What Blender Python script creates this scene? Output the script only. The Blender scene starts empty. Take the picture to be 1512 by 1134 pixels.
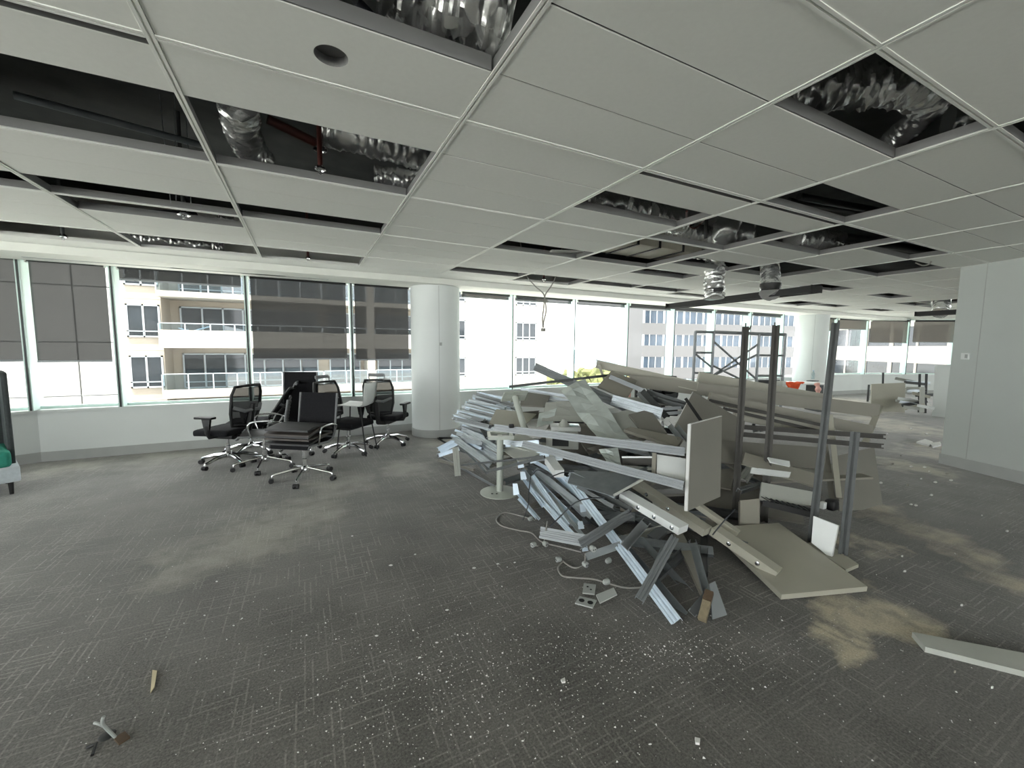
import bpy, bmesh, math, random
from mathutils import Vector, Matrix, Euler
rnd = random.Random(7)
SC = bpy.context.scene
COL = SC.collection

# ------------------------------------------------------------------ camera
FPX, YAW, TILT, ROLL, EYE = 603.8, math.radians(26.87), math.radians(5.27), math.radians(0.484), 1.595
_F = Vector((math.sin(YAW)*math.cos(TILT), math.cos(YAW)*math.cos(TILT), -math.sin(TILT)))
_r = Vector((math.cos(YAW), -math.sin(YAW), 0)); _u = _r.cross(_F)
_R = _r*math.cos(ROLL)+_u*math.sin(ROLL); _U = -_r*math.sin(ROLL)+_u*math.cos(ROLL)
CAMP = Vector((0, 0, EYE))
cam = bpy.data.cameras.new('camera'); cam.sensor_width = 36.0; cam.lens = FPX/1512*36.0
cam.clip_start = 0.05; cam.clip_end = 2000
co = bpy.data.objects.new('camera', cam); COL.objects.link(co)
co.matrix_world = Matrix(((_R.x, _U.x, -_F.x, 0), (_R.y, _U.y, -_F.y, 0), (_R.z, _U.z, -_F.z, EYE), (0, 0, 0, 1)))
SC.camera = co

# ------------------------------------------------------------------ world, sun, exposure
W = bpy.data.worlds.new('sky'); SC.world = W; W.use_nodes = True
nt = W.node_tree; nt.nodes.clear()
wo = nt.nodes.new('ShaderNodeOutputWorld'); wb = nt.nodes.new('ShaderNodeBackground')
wb.inputs[0].default_value = (0.96, 0.985, 1.0, 1); wb.inputs[1].default_value = 1.0
nt.links.new(wb.outputs[0], wo.inputs[0])
sun = bpy.data.lights.new('sun', 'SUN'); sun.energy = 3.0; sun.angle = math.radians(1.5); sun.color = (1.0, 0.95, 0.86)
so = bpy.data.objects.new('sun', sun); COL.objects.link(so)
so.rotation_euler = Vector((0.16, 0.30, -1.25)).to_track_quat('-Z', 'Y').to_euler()
SC.view_settings.view_transform = 'Standard'; SC.view_settings.look = 'None'
SC.view_settings.gamma = 1.0; SC.view_settings.use_curve_mapping = False
SC.view_settings.exposure = 2.6
SC.cycles.use_denoising = True
SC.cycles.max_bounces = 10; SC.cycles.diffuse_bounces = 6; SC.cycles.transparent_max_bounces = 24
SC.cycles.sample_clamp_indirect = 6.0

# ------------------------------------------------------------------ pixel -> place (1512 x 1134 frame)
def ray(x, y): return _F*FPX+_R*(x-756)+_U*(567-y)
def G(x, y, z=0.0):
    d = ray(x, y); return CAMP+d*((z-EYE)/d.z)
def GY(x, y, Y):
    d = ray(x, y); return CAMP+d*(Y/d.y)
def P(x, y, D): return CAMP+ray(x, y)*(D/FPX)
def depth(p): return (Vector(p)-CAMP).dot(_F)
def lerp_tab(tab, x):
    if x <= tab[0][0]: return tab[0][1]
    for (a, b), (c, d) in zip(tab, tab[1:]):
        if x <= c: return b+(d-b)*(x-a)/(c-a)
    return tab[-1][1]

# ------------------------------------------------------------------ materials
def node_mat(name):
    m = bpy.data.materials.new(name); m.use_nodes = True
    n = m.node_tree.nodes; b = n['Principled BSDF']
    return m, m.node_tree, n, b
def mat(name, c, rough=0.5, metal=0.0, var=0.06, scale=6.0, bump=0.0, bscale=60.0, spec=0.5):
    m, t, n, b = node_mat(name)
    b.inputs['Roughness'].default_value = rough; b.inputs['Metallic'].default_value = metal
    b.inputs['Specular IOR Level'].default_value = spec
    tc = n.new('ShaderNodeTexCoord'); nz = n.new('ShaderNodeTexNoise'); nz.inputs['Scale'].default_value = scale
    nz.inputs['Detail'].default_value = 5
    t.links.new(tc.outputs['Object'], nz.inputs['Vector'])
    cr = n.new('ShaderNodeValToRGB')
    cr.color_ramp.elements[0].position = 0.3; cr.color_ramp.elements[1].position = 0.7
    cr.color_ramp.elements[0].color = tuple(max(0, v*(1-var)) for v in c)+(1,)
    cr.color_ramp.elements[1].color = tuple(min(1, v*(1+var)) for v in c)+(1,)
    t.links.new(nz.outputs['Fac'], cr.inputs['Fac']); t.links.new(cr.outputs['Color'], b.inputs['Base Color'])
    if bump > 0:
        n2 = n.new('ShaderNodeTexNoise'); n2.inputs['Scale'].default_value = bscale; n2.inputs['Detail'].default_value = 4
        t.links.new(tc.outputs['Object'], n2.inputs['Vector'])
        bp = n.new('ShaderNodeBump'); bp.inputs['Strength'].default_value = bump; bp.inputs['Distance'].default_value = 0.01
        t.links.new(n2.outputs['Fac'], bp.inputs['Height']); t.links.new(bp.outputs['Normal'], b.inputs['Normal'])
    return m
M = {}
M['tile'] = mat('ceiling_tile_white', (0.80, 0.81, 0.77), 0.75, var=0.015, scale=40, bump=0.12, bscale=900)
M['rail'] = mat('grid_rail_white', (0.82, 0.83, 0.79), 0.45, var=0.02)
M['railweb'] = mat('grid_web_grey', (0.20, 0.20, 0.20), 0.5, var=0.05)
M['wall'] = mat('wall_paint', (0.74, 0.77, 0.76), 0.6, var=0.02, scale=2)
M['wallgrey'] = mat('wall_paint_grey', (0.52, 0.55, 0.53), 0.6, var=0.02, scale=2)
M['base'] = mat('baseboard_grey', (0.42, 0.43, 0.42), 0.5, var=0.04)
M['soffit'] = mat('soffit_paint', (0.78, 0.79, 0.74), 0.6, var=0.02)
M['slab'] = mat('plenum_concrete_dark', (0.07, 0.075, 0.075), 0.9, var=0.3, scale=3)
M['fin'] = mat('mullion_pale_aluminium', (0.62, 0.76, 0.72), 0.35, 0.0, var=0.03)
M['darkgasket'] = mat('dark_gasket', (0.03, 0.035, 0.035), 0.5)
M['galv'] = mat('galvanised_steel', (0.46, 0.5, 0.53), 0.40, 0.65, var=0.12, scale=9, bump=0.04, bscale=30)
M['galvd'] = mat('galvanised_steel_dull', (0.24, 0.26, 0.27), 0.5, 0.55, var=0.15, scale=9, bump=0.04, bscale=30)
M['alu'] = mat('aluminium_satin', (0.25, 0.265, 0.275), 0.45, 0.45, var=0.06, scale=8)
M['bluewhite'] = mat('pale_steel_sheen', (0.68, 0.78, 0.88), 0.35, 0.25, var=0.08, scale=9)  # on the galvanised studs this bright colour stands in for specular shine
M['cream'] = mat('cream_laminate', (0.42, 0.405, 0.335), 0.5, var=0.04, scale=3)
M['tan'] = mat('beige_laminate', (0.27, 0.255, 0.215), 0.55, var=0.05, scale=3)
M['taupe'] = mat('taupe_laminate', (0.205, 0.195, 0.17), 0.55, var=0.05, scale=3)
M['white'] = mat('white_laminate', (0.78, 0.80, 0.79), 0.45, var=0.03)
M['offwhite'] = mat('offwhite_steel', (0.46, 0.47, 0.43), 0.45, var=0.05)
M['edge'] = mat('light_edge_band', (0.78, 0.78, 0.76), 0.5)
M['darkalu'] = mat('bronze_aluminium', (0.045, 0.042, 0.036), 0.5, 0.3, var=0.12, scale=12)
M['greyalu'] = mat('grey_aluminium', (0.075, 0.08, 0.08), 0.5, 0.35, var=0.1, scale=12)
M['black'] = mat('black_plastic', (0.012, 0.012, 0.013), 0.5, var=0.15)
M['fabric'] = mat('black_seat_fabric', (0.014, 0.014, 0.016), 0.95, var=0.2, scale=60, bump=0.3, bscale=500, spec=0.2)
M['grey'] = mat('grey_plastic', (0.16, 0.165, 0.17), 0.5, var=0.1)
M['leather'] = mat('dark_grey_leather', (0.03, 0.03, 0.031), 0.5, var=0.15, scale=20, bump=0.2, bscale=120)
M['brown'] = mat('brown_leather', (0.055, 0.046, 0.04), 0.55, var=0.2, scale=14, bump=0.2, bscale=90)
M['chrome'] = mat('polished_aluminium', (0.78, 0.79, 0.80), 0.14, 1.0, var=0.03)
M['teal'] = mat('teal_upholstery', (0.03, 0.26, 0.19), 0.9, var=0.1, scale=50, bump=0.2, bscale=400)
M['sofadark'] = mat('charcoal_upholstery', (0.05, 0.058, 0.06), 0.9, var=0.15, scale=50, bump=0.2, bscale=400)
M['sofagrey'] = mat('pale_grey_upholstery', (0.55, 0.60, 0.64), 0.9, var=0.06, scale=50)
M['orange'] = mat('orange_cloth', (0.75, 0.10, 0.03), 0.9, var=0.15, scale=12)
M['pink'] = mat('pink_cloth', (0.75, 0.42, 0.36), 0.9, var=0.15, scale=12)
M['wood'] = mat('raw_timber', (0.22, 0.18, 0.115), 0.7, var=0.2, scale=30)
M['splinter'] = mat('pale_split_timber', (0.62, 0.54, 0.36), 0.7, var=0.1)
M['brownwood'] = mat('painted_brown', (0.085, 0.055, 0.032), 0.7, var=0.2, scale=30)
M['postwhite'] = mat('powder_coat_offwhite', (0.47, 0.5, 0.45), 0.4, var=0.04)
M['cable'] = mat('grey_cable_sheath', (0.30, 0.29, 0.27), 0.6)
M['cabledark'] = mat('black_cable_sheath', (0.03, 0.035, 0.04), 0.5)
M['red'] = mat('dark_red_pipe', (0.09, 0.025, 0.02), 0.5)
M['plug'] = mat('grey_plug_plastic', (0.4, 0.42, 0.4), 0.4)
M['beige'] = mat('beige_casing', (0.50, 0.48, 0.40), 0.6)
M['linear'] = mat('black_painted_steel', (0.012, 0.012, 0.012), 0.5)
M['chip'] = mat('plaster_white', (0.72, 0.72, 0.69), 0.8)
M['paper'] = mat('white_paper', (0.80, 0.80, 0.79), 0.8)
M['foil'] = mat('aluminium_foil', (0.86, 0.87, 0.86), 0.26, 0.78, var=0.06, scale=5, bump=0.35, bscale=25)
M['plastic'] = mat('crumpled_sheet', (0.58, 0.63, 0.60), 0.4, 0.25, var=0.12, scale=6, bump=0.3, bscale=12)
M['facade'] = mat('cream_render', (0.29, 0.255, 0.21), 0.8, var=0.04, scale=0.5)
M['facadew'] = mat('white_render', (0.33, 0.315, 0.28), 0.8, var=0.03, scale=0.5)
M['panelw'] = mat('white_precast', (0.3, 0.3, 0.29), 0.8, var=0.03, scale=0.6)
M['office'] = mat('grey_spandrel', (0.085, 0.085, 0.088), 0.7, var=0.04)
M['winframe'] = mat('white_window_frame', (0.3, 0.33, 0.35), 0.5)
M['winglass'] = mat('far_window_glass', (0.02, 0.025, 0.03), 0.08, 0.0, var=0.25, scale=0.8)
M['officeglass'] = mat('office_window_glass', (0.03, 0.045, 0.065), 0.1, 0.0, var=0.3, scale=0.3)
M['leaf'] = mat('leaves_green', (0.085, 0.095, 0.03), 0.8, var=0.45, scale=0.8, bump=0.6, bscale=3)
M['bark'] = mat('bark', (0.10, 0.08, 0.06), 0.9)
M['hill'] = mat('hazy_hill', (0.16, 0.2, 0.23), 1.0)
M['ground'] = mat('street_ground', (0.58, 0.58, 0.56), 0.95, var=0.15, scale=0.05)
M['bluecloth'] = mat('pale_blue_cloth', (0.45, 0.60, 0.75), 0.9)

def glass_mat(name, tint, refl):
    m, t, n, b = node_mat(name); n.remove(b)
    o = n['Material Output']; tr = n.new('ShaderNodeBsdfTransparent'); gl = n.new('ShaderNodeBsdfGlossy'); mx = n.new('ShaderNodeMixShader')
    lw = n.new('ShaderNodeLayerWeight'); lw.inputs['Blend'].default_value = 0.12
    mp = n.new('ShaderNodeMath'); mp.operation = 'MULTIPLY_ADD'; mp.inputs[1].default_value = 0.5; mp.inputs[2].default_value = refl
    t.links.new(lw.outputs['Fresnel'], mp.inputs[0])
    tr.inputs['Color'].default_value = tint+(1,); gl.inputs['Roughness'].default_value = 0.02
    t.links.new(mp.outputs[0], mx.inputs[0]); t.links.new(tr.outputs[0], mx.inputs[1]); t.links.new(gl.outputs[0], mx.inputs[2])
    t.links.new(mx.outputs[0], o.inputs['Surface']); return m
M['glass'] = glass_mat('window_glass', (0.96, 0.975, 0.965), 0.01)
M['balglass'] = glass_mat('balustrade_glass', (0.75, 0.83, 0.86), 0.06)

def blind_mat(name, col, see):
    m, t, n, b = node_mat(name); n.remove(b)
    o = n['Material Output']; tr = n.new('ShaderNodeBsdfTransparent'); df = n.new('ShaderNodeBsdfDiffuse'); tl = n.new('ShaderNodeBsdfTranslucent')
    wv = n.new('ShaderNodeTexNoise'); wv.inputs['Scale'].default_value = 300
    tc = n.new('ShaderNodeTexCoord'); t.links.new(tc.outputs['Object'], wv.inputs['Vector'])
    mp = n.new('ShaderNodeMath'); mp.operation = 'MULTIPLY_ADD'; mp.inputs[1].default_value = 0.05; mp.inputs[2].default_value = see-0.025
    t.links.new(wv.outputs['Fac'], mp.inputs[0])
    df.inputs['Color'].default_value = col+(1,); tl.inputs['Color'].default_value = tuple(c*0.12 for c in col)+(1,)
    a = n.new('ShaderNodeAddShader'); t.links.new(df.outputs[0], a.inputs[0]); t.links.new(tl.outputs[0], a.inputs[1])
    mx = n.new('ShaderNodeMixShader'); t.links.new(mp.outputs[0], mx.inputs[0]); t.links.new(a.outputs[0], mx.inputs[1]); t.links.new(tr.outputs[0], mx.inputs[2])
    t.links.new(mx.outputs[0], o.inputs['Surface']); return m
M['blind'] = blind_mat('screen_fabric_charcoal', (0.06, 0.06, 0.06), 0.06)
M['blindtaupe'] = blind_mat('screen_fabric_taupe', (0.17, 0.155, 0.135), 0.05)
M['meshback'] = blind_mat('black_mesh_weave', (0.012, 0.012, 0.013), 0.10)

def fin_mat():
    m, t, n, b = node_mat('teal_glass_fin'); n.remove(b)
    o = n['Material Output']; tr = n.new('ShaderNodeBsdfTransparent'); df = n.new('ShaderNodeBsdfTranslucent'); gl = n.new('ShaderNodeBsdfDiffuse')
    tr.inputs['Color'].default_value = (0.76, 0.87, 0.85, 1); df.inputs['Color'].default_value = (0.5, 0.58, 0.565, 1); gl.inputs['Color'].default_value = (0.45, 0.53, 0.515, 1)
    a = n.new('ShaderNodeAddShader'); t.links.new(df.outputs[0], a.inputs[0]); t.links.new(gl.outputs[0], a.inputs[1])
    mx = n.new('ShaderNodeMixShader'); mx.inputs[0].default_value = 0.55
    t.links.new(tr.outputs[0], mx.inputs[1]); t.links.new(a.outputs[0], mx.inputs[2]); t.links.new(mx.outputs[0], o.inputs['Surface']); return m
M['finglass'] = fin_mat()

def carpet_mat():
    m, t, n, b = node_mat('grey_dash_carpet'); L = t.links.new
    def nd(ty, **k):
        x = n.new(ty)
        for a, v in k.items(): setattr(x, a, v)
        return x
    def mth(op, a, b_=None, c=None):
        x = nd('ShaderNodeMath', operation=op)
        for i, v in enumerate((a, b_, c)):
            if v is None: continue
            if isinstance(v, (int, float)): x.inputs[i].default_value = v
            else: L(v, x.inputs[i])
        return x.outputs[0]
    tc = nd('ShaderNodeTexCoord'); sp = nd('ShaderNodeSeparateXYZ'); L(tc.outputs['Object'], sp.inputs[0])
    X, Y = sp.outputs['X'], sp.outputs['Y']
    def wn(a, b_):
        cv = nd('ShaderNodeCombineXYZ'); L(a, cv.inputs[0]); L(b_, cv.inputs[1])
        w = nd('ShaderNodeTexWhiteNoise', noise_dimensions='2D'); L(cv.outputs[0], w.inputs['Vector']); return w.outputs['Value']
    def dashes(u, v, pitch, length, keep, seed):
        row = mth('FLOOR', mth('DIVIDE', v, pitch)); rs = mth('ADD', row, seed)
        off = wn(rs, rs); uu = mth('ADD', mth('DIVIDE', u, length), mth('MULTIPLY', off, 7.0))
        cell = mth('FLOOR', uu); pick = wn(cell, rs)
        on = mth('GREATER_THAN', pick, keep)
        fv = mth('ABSOLUTE', mth('SUBTRACT', mth('FRACT', mth('DIVIDE', v, pitch)), 0.5))
        line = mth('LESS_THAN', fv, mth('MULTIPLY_ADD', pick, 0.07, 0.05))
        fu = mth('LESS_THAN', mth('ABSOLUTE', mth('SUBTRACT', mth('FRACT', uu), 0.5)), 0.42)
        return mth('MULTIPLY', mth('MULTIPLY', on, line), mth('MULTIPLY', fu, mth('ADD', mth('MULTIPLY', pick, 0.8), 0.2)))
    d1 = dashes(X, Y, 0.032, 0.24, 0.60, 3.0); d2 = dashes(Y, X, 0.034, 0.19, 0.62, 19.0)
    dd = mth('MAXIMUM', d1, d2)
    big = nd('ShaderNodeTexNoise'); big.inputs['Scale'].default_value = 0.9; big.inputs['Detail'].default_value = 3; L(tc.outputs['Object'], big.inputs['Vector'])
    dd = mth('MULTIPLY', dd, mth('MULTIPLY_ADD', big.outputs['Fac'], 3.0, -0.8))
    fine = nd('ShaderNodeTexNoise'); fine.inputs['Scale'].default_value = 95; fine.inputs['Detail'].default_value = 5; fine.inputs['Roughness'].default_value = 0.75; L(tc.outputs['Object'], fine.inputs['Vector'])
    mid = nd('ShaderNodeTexNoise'); mid.inputs['Scale'].default_value = 2.2; mid.inputs['Detail'].default_value = 6; L(tc.outputs['Object'], mid.inputs['Vector'])
    val = mth('ADD', mth('MULTIPLY', mth('MAXIMUM', mth('SUBTRACT', fine.outputs['Fac'], 0.28), 0.0), 0.40), mth('MULTIPLY', mth('MAXIMUM', mth('SUBTRACT', mid.outputs['Fac'], 0.18), 0.0), 0.145))
    val = mth('ADD', val, mth('MULTIPLY', mth('MULTIPLY', dd, mth('MULTIPLY_ADD', fine.outputs['Fac'], 2.0, -0.2)), 0.13))
    cb = nd('ShaderNodeCombineXYZ')
    L(mth('MULTIPLY', val, 1.0), cb.inputs[0]); L(mth('MULTIPLY', val, 0.955), cb.inputs[1]); L(mth('MULTIPLY', val, 0.87), cb.inputs[2])
    col = cb.outputs[0]
    # sawdust and plaster dust trodden into the carpet, plus brighter floor painted in
    def stain_or_light(col, pts, rad, c, amt, edge=0.45):
        nz = nd('ShaderNodeTexNoise'); nz.inputs['Scale'].default_value = 3.4; nz.inputs['Detail'].default_value = 9; nz.inputs['Roughness'].default_value = 0.65; L(tc.outputs['Object'], nz.inputs['Vector'])
        wp = nd('ShaderNodeTexNoise'); wp.inputs['Scale'].default_value = 3.0; wp.inputs['Detail'].default_value = 5; L(tc.outputs['Object'], wp.inputs['Vector'])
        ws = nd('ShaderNodeSeparateColor'); L(wp.outputs['Color'], ws.inputs[0])
        XW = mth('ADD', X, mth('MULTIPLY_ADD', ws.outputs[0], 0.9, -0.45)); YW = mth('ADD', Y, mth('MULTIPLY_ADD', ws.outputs[1], 0.9, -0.45))
        tot = None
        for (px, py, r) in pts:
            dx = mth('SUBTRACT', XW, px); dy = mth('SUBTRACT', YW, py)
            q = mth('DIVIDE', mth('SQRT', mth('ADD', mth('MULTIPLY', dx, dx), mth('MULTIPLY', dy, dy))), r)
            s = mth('SUBTRACT', 1.0, q)
            tot = s if tot is None else mth('MAXIMUM', tot, s)
        k = nd('ShaderNodeMapRange'); k.inputs['From Min'].default_value = 0.0; k.inputs['From Max'].default_value = edge
        L(mth('ADD', tot, mth('MULTIPLY_ADD', nz.outputs['Fac'], 2.4, -1.2)), k.inputs['Value'])
        gr = mth('MULTIPLY_ADD', fine.outputs['Fac'], 1.5, 0.15)
        mx = nd('ShaderNodeMix', data_type='RGBA'); mx.inputs['B'].default_value = c+(1,)
        L(mth('MULTIPLY', mth('MULTIPLY', k.outputs[0], amt), gr), mx.inputs['Factor']); L(col, mx.inputs['A']); return mx.outputs['Result']
    def at(*l): return [(G(x, y).x, G(x, y).y, r) for x, y, r in l]
    col = stain_or_light(col, at((1262, 890, .16), (1285, 895, .24), (1300, 912, .22), (1325, 925, .16), (1262, 915, .18), (1240, 935, .13), (1225, 955, .12)), 1, (0.70, 0.61, 0.43), 0.7, 1.0)
    col = stain_or_light(col, at((1262, 800, .15), (1290, 806, .15), (1310, 812, .10), (1330, 770, .28), (1375, 785, .30), (1420, 805, .28), (1465, 830, .25), (1505, 865, .25), (1300, 752, .2)), 1, (0.64, 0.55, 0.40), 0.62, 1.1)
    col = stain_or_light(col, at((1375, 670, .55), (1350, 690, .5), (1340, 632, 1.0), (1250, 605, 1.2), (1290, 620, .9), (1385, 660, .4), (1230, 590, 1.2)), 1, (0.62, 0.56, 0.44), 0.6, 0.8)
    col = stain_or_light(col, at((640, 655, .5), (600, 690, .45), (500, 715, .55), (380, 790, .6), (90, 690, .6), (250, 672, .7), (450, 760, .5), (300, 830, .4)), 1, (0.42, 0.40, 0.34), 0.5, 0.9)  # dust, strengthened to put the brighter floor near the chairs into the colour
    L(col, b.inputs['Base Color']); b.inputs['Sheen Weight'].default_value = 0.30; b.inputs['Sheen Roughness'].default_value = 0.4; b.inputs['Roughness'].default_value = 0.93; b.inputs['Specular IOR Level'].default_value = 0.25
    bp = nd('ShaderNodeBump'); bp.inputs['Strength'].default_value = 0.45; bp.inputs['Distance'].default_value = 0.006
    L(mth('ADD', fine.outputs['Fac'], mth('MULTIPLY', dd, 0.6)), bp.inputs['Height']); L(bp.outputs['Normal'], b.inputs['Normal'])
    return m
M['carpet'] = carpet_mat()

# ------------------------------------------------------------------ mesh building
def frame_from(d, up=Vector((0, 0, 1))):
    d = Vector(d).normalized(); up = Vector(up)
    if abs(d.dot(up.normalized())) > 0.985: up = Vector((0, 1, 0)) if abs(d.y) < 0.9 else Vector((1, 0, 0))
    s = up.cross(d).normalized(); u = d.cross(s).normalized()
    return d, s, u
class MB:
    def __init__(s): s.v = []; s.f = []; s.sm = []
    def add(s, vs, fs, smooth=False):
        k = len(s.v); s.v += [Vector(v) for v in vs]; s.f += [tuple(i+k for i in f) for f in fs]; s.sm += [smooth]*len(fs); return s
    def box(s, c, d, rot=None):
        hx, hy, hz = d[0]/2, d[1]/2, d[2]/2
        vs = [Vector((x, y, z)) for x in (-hx, hx) for y in (-hy, hy) for z in (-hz, hz)]
        if rot is not None: vs = [rot @ v for v in vs]
        c = Vector(c)
        return s.add([v+c for v in vs], [(0, 1, 3, 2), (4, 6, 7, 5), (0, 4, 5, 1), (2, 3, 7, 6), (0, 2, 6, 4), (1, 5, 7, 3)])
    def span(s, lo, hi):
        return s.box([(a+b)/2 for a, b in zip(lo, hi)], [abs(b-a) for a, b in zip(lo, hi)])
    def bevbox(s, c, d, r, rot=None, seg=2):
        bm = bmesh.new(); bmesh.ops.create_cube(bm, size=1)
        for v in bm.verts: v.co = Vector((v.co.x*d[0], v.co.y*d[1], v.co.z*d[2]))
        bmesh.ops.bevel(bm, geom=bm.edges[:], offset=r, segments=seg, profile=0.6, affect='EDGES')
        c = Vector(c); bm.verts.index_update()
        vs = [(rot @ v.co if rot is not None else v.co.copy())+c for v in bm.verts]
        fs = [[v.index for v in f.verts] for f in bm.faces]; bm.free()
        return s.add(vs, fs, True)
    def tube(s, path, r, n=10, cap=True, closed=False):
        path = [Vector(p) for p in path]; rr = r if isinstance(r, (list, tuple)) else [r]*len(path)
        vs = []; fs = []; prev = None; m = len(path)
        for i, p in enumerate(path):
            a = path[i-1] if (i > 0 or closed) else path[i]; b = path[(i+1) % m] if (i < m-1 or closed) else path[i]
            d = (b-a).normalized()
            if prev is None: _, sd, u = frame_from(d)
            else:
                u = (prev-d*prev.dot(d))
                u = u.normalized() if u.length > 1e-6 else frame_from(d)[2]
                sd = u.cross(d)
            prev = u
            for k in range(n):
                t = 2*math.pi*k/n; vs.append(p+(sd*math.cos(t)+u*math.sin(t))*rr[i])
        for i in range(m if closed else m-1):
            j = (i+1) % m
            for k in range(n):
                q = (k+1) % n; fs.append((i*n+k, i*n+q, j*n+q, j*n+k))
        if cap and not closed: fs += [tuple(range(n-1, -1, -1)), tuple((m-1)*n+k for k in range(n))]
        return s.add(vs, fs, True)
    def cyl(s, a, b, r, n=16, r2=None): return s.tube([a, b], [r, r if r2 is None else r2], n)
    def lathe(s, c, prof, n=24, axis=None):
        vs = []; fs = []; m = len(prof); c = Vector(c)
        for (r, z) in prof:
            for k in range(n):
                t = 2*math.pi*k/n; p = Vector((r*math.cos(t), r*math.sin(t), z))
                vs.append(c+(axis @ p if axis is not None else p))
        for i in range(m-1):
            for k in range(n):
                q = (k+1) % n; fs.append((i*n+k, i*n+q, (i+1)*n+q, (i+1)*n+k))
        fs += [tuple(range(n-1, -1, -1)), tuple((m-1)*n+k for k in range(n))]
        return s.add(vs, fs, True)
    def prof(s, a, b, poly, up=(0, 0, 1), cutb=0.0):
        """sweep a closed 2-D outline (side, up) from a to b"""
        a, b = Vector(a), Vector(b); d, sd, u = frame_from(b-a, up); n = len(poly)
        vs = [a+sd*p[0]+u*p[1] for p in poly]+[b+sd*p[0]+u*p[1] for p in poly]
        fs = [(i, (i+1) % n, n+(i+1) % n, n+i) for i in range(n)]+[tuple(range(n-1, -1, -1)), tuple(range(n, 2*n))]
        return s.add(vs, fs)
    def slab(s, q, th, nrm=None):
        """plate with four given corners, thickness away from the viewer side"""
        q = [Vector(p) for p in q]; n = (q[1]-q[0]).cross(q[3]-q[0]).normalized() if nrm is None else Vector(nrm).normalized()
        if n.dot(q[0]-CAMP) < 0 and nrm is None: n = -n
        vs = q+[p+n*th for p in q]; k = len(q)
        return s.add(vs, [tuple(range(k)), tuple(range(2*k-1, k-1, -1))]+[(i, k+i, k+(i+1) % k, (i+1) % k) for i in range(k)])
    def build(s, name, m, parent=None, centre=False, bevel=0.0):
        off = Vector((0, 0, 0))
        if centre and s.v:
            lo = Vector([min(v[i] for v in s.v) for i in range(3)]); hi = Vector([max(v[i] for v in s.v) for i in range(3)])
            off = Vector(((lo.x+hi.x)/2, (lo.y+hi.y)/2, lo.z))
        me = bpy.data.meshes.new(name); me.from_pydata([tuple(v-off) for v in s.v], [], s.f)
        bm = bmesh.new(); bm.from_mesh(me); bmesh.ops.recalc_face_normals(bm, faces=bm.faces[:]); bm.to_mesh(me); bm.free()
        me.polygons.foreach_set('use_smooth', s.sm); me.update()
        if any(s.sm): me.set_sharp_from_angle(angle=math.radians(40))
        me.materials.append(M[m] if isinstance(m, str) else m)
        o = bpy.data.objects.new(name, me); COL.objects.link(o); o.location = off
        if parent is not None: o.parent = parent
        if bevel > 0:
            b = o.modifiers.new('bevel', 'BEVEL'); b.width = bevel; b.segments = 2; b.limit_method = 'ANGLE'
        return o
def tag(o, label, cat, group=None, kind=None):
    o['label'] = label; o['category'] = cat
    if group: o['group'] = group
    if kind: o['kind'] = kind
    return o
def struct(o): o['kind'] = 'structure'; return o
def empty(name, loc=(0, 0, 0), rz=0.0, label=None, cat=None, group=None):
    o = bpy.data.objects.new(name, None); COL.objects.link(o); o.location = loc; o.rotation_euler = (0, 0, rz); o.empty_display_size = 0.1
    if label: tag(o, label, cat, group)
    return o
def copy_tree(o, loc, rz, label, group=None):
    def cp(x, par):
        c = x.copy(); COL.objects.link(c)
        if par is not None: c.parent = par
        for ch in list(x.children): cp(ch, c)
        return c
    r = cp(o, None); r.location = loc; r.rotation_euler = (0, 0, rz); r['label'] = label
    if group: r['group'] = group
    return r

# ------------------------------------------------------------------ SETTING: floor, slab, ceiling
CZ = 2.71
fl = struct(MB().span((-7, -9, -0.25), (27, 8.35, 0)).build('floor', 'carpet'))
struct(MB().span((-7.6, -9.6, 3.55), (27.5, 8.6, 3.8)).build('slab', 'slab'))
GX, GYY, TX, TY = -0.463, 2.025, 1.2, 0.395
I0, I1, J0, J1 = -4, 14, -5, 11
YMARG = GYY+TY*10.85
YF = 6.72
cb = MB()
cb.span((-7, -9, CZ), (27, GYY+TY*J0, CZ+0.04))                      # plain ceiling behind the camera
cb.span((-7, GYY+TY*J0, CZ), (GX+TX*I0, YF, CZ+0.04))
cb.span((GX+TX*I1, GYY+TY*J0, CZ), (27, YF, CZ+0.04))
cb.span((GX+TX*I0, YMARG, CZ), (GX+TX*I1, YF, CZ+0.04))              # plaster margin along the facade
ceil = struct(cb.build('ceiling', 'tile'))
OPEN = {(0, -2), (0, -3), (0, 1), (0, 2), (0, 5), (0, 9), (0, 10), (-1, 1), (-1, 2), (-1, 5), (-1, 6), (-1, 9), (-1, 10), (-2, 1), (-2, 2), (-2, 5), (-2, 9), (-2, 10),
        (2, -3), (3, -4), (2, 1), (2, 5), (2, 9), (3, 1), (3, 2), (3, 3), (3, 4), (3, 5), (3, 9), (3, 10), (3, -1), (4, 0), (4, 1), (5, 0), (6, 1), (6, 2),
        (4, 4), (5, 3), (4, 6), (4, 9), (5, 4), (5, 9), (6, 10), (7, 5), (9, 9), (9, 10), (10, 9), (9, 5), (11, 4), (11, 5), (11, 6), (12, 9), (12, 6)}
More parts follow.
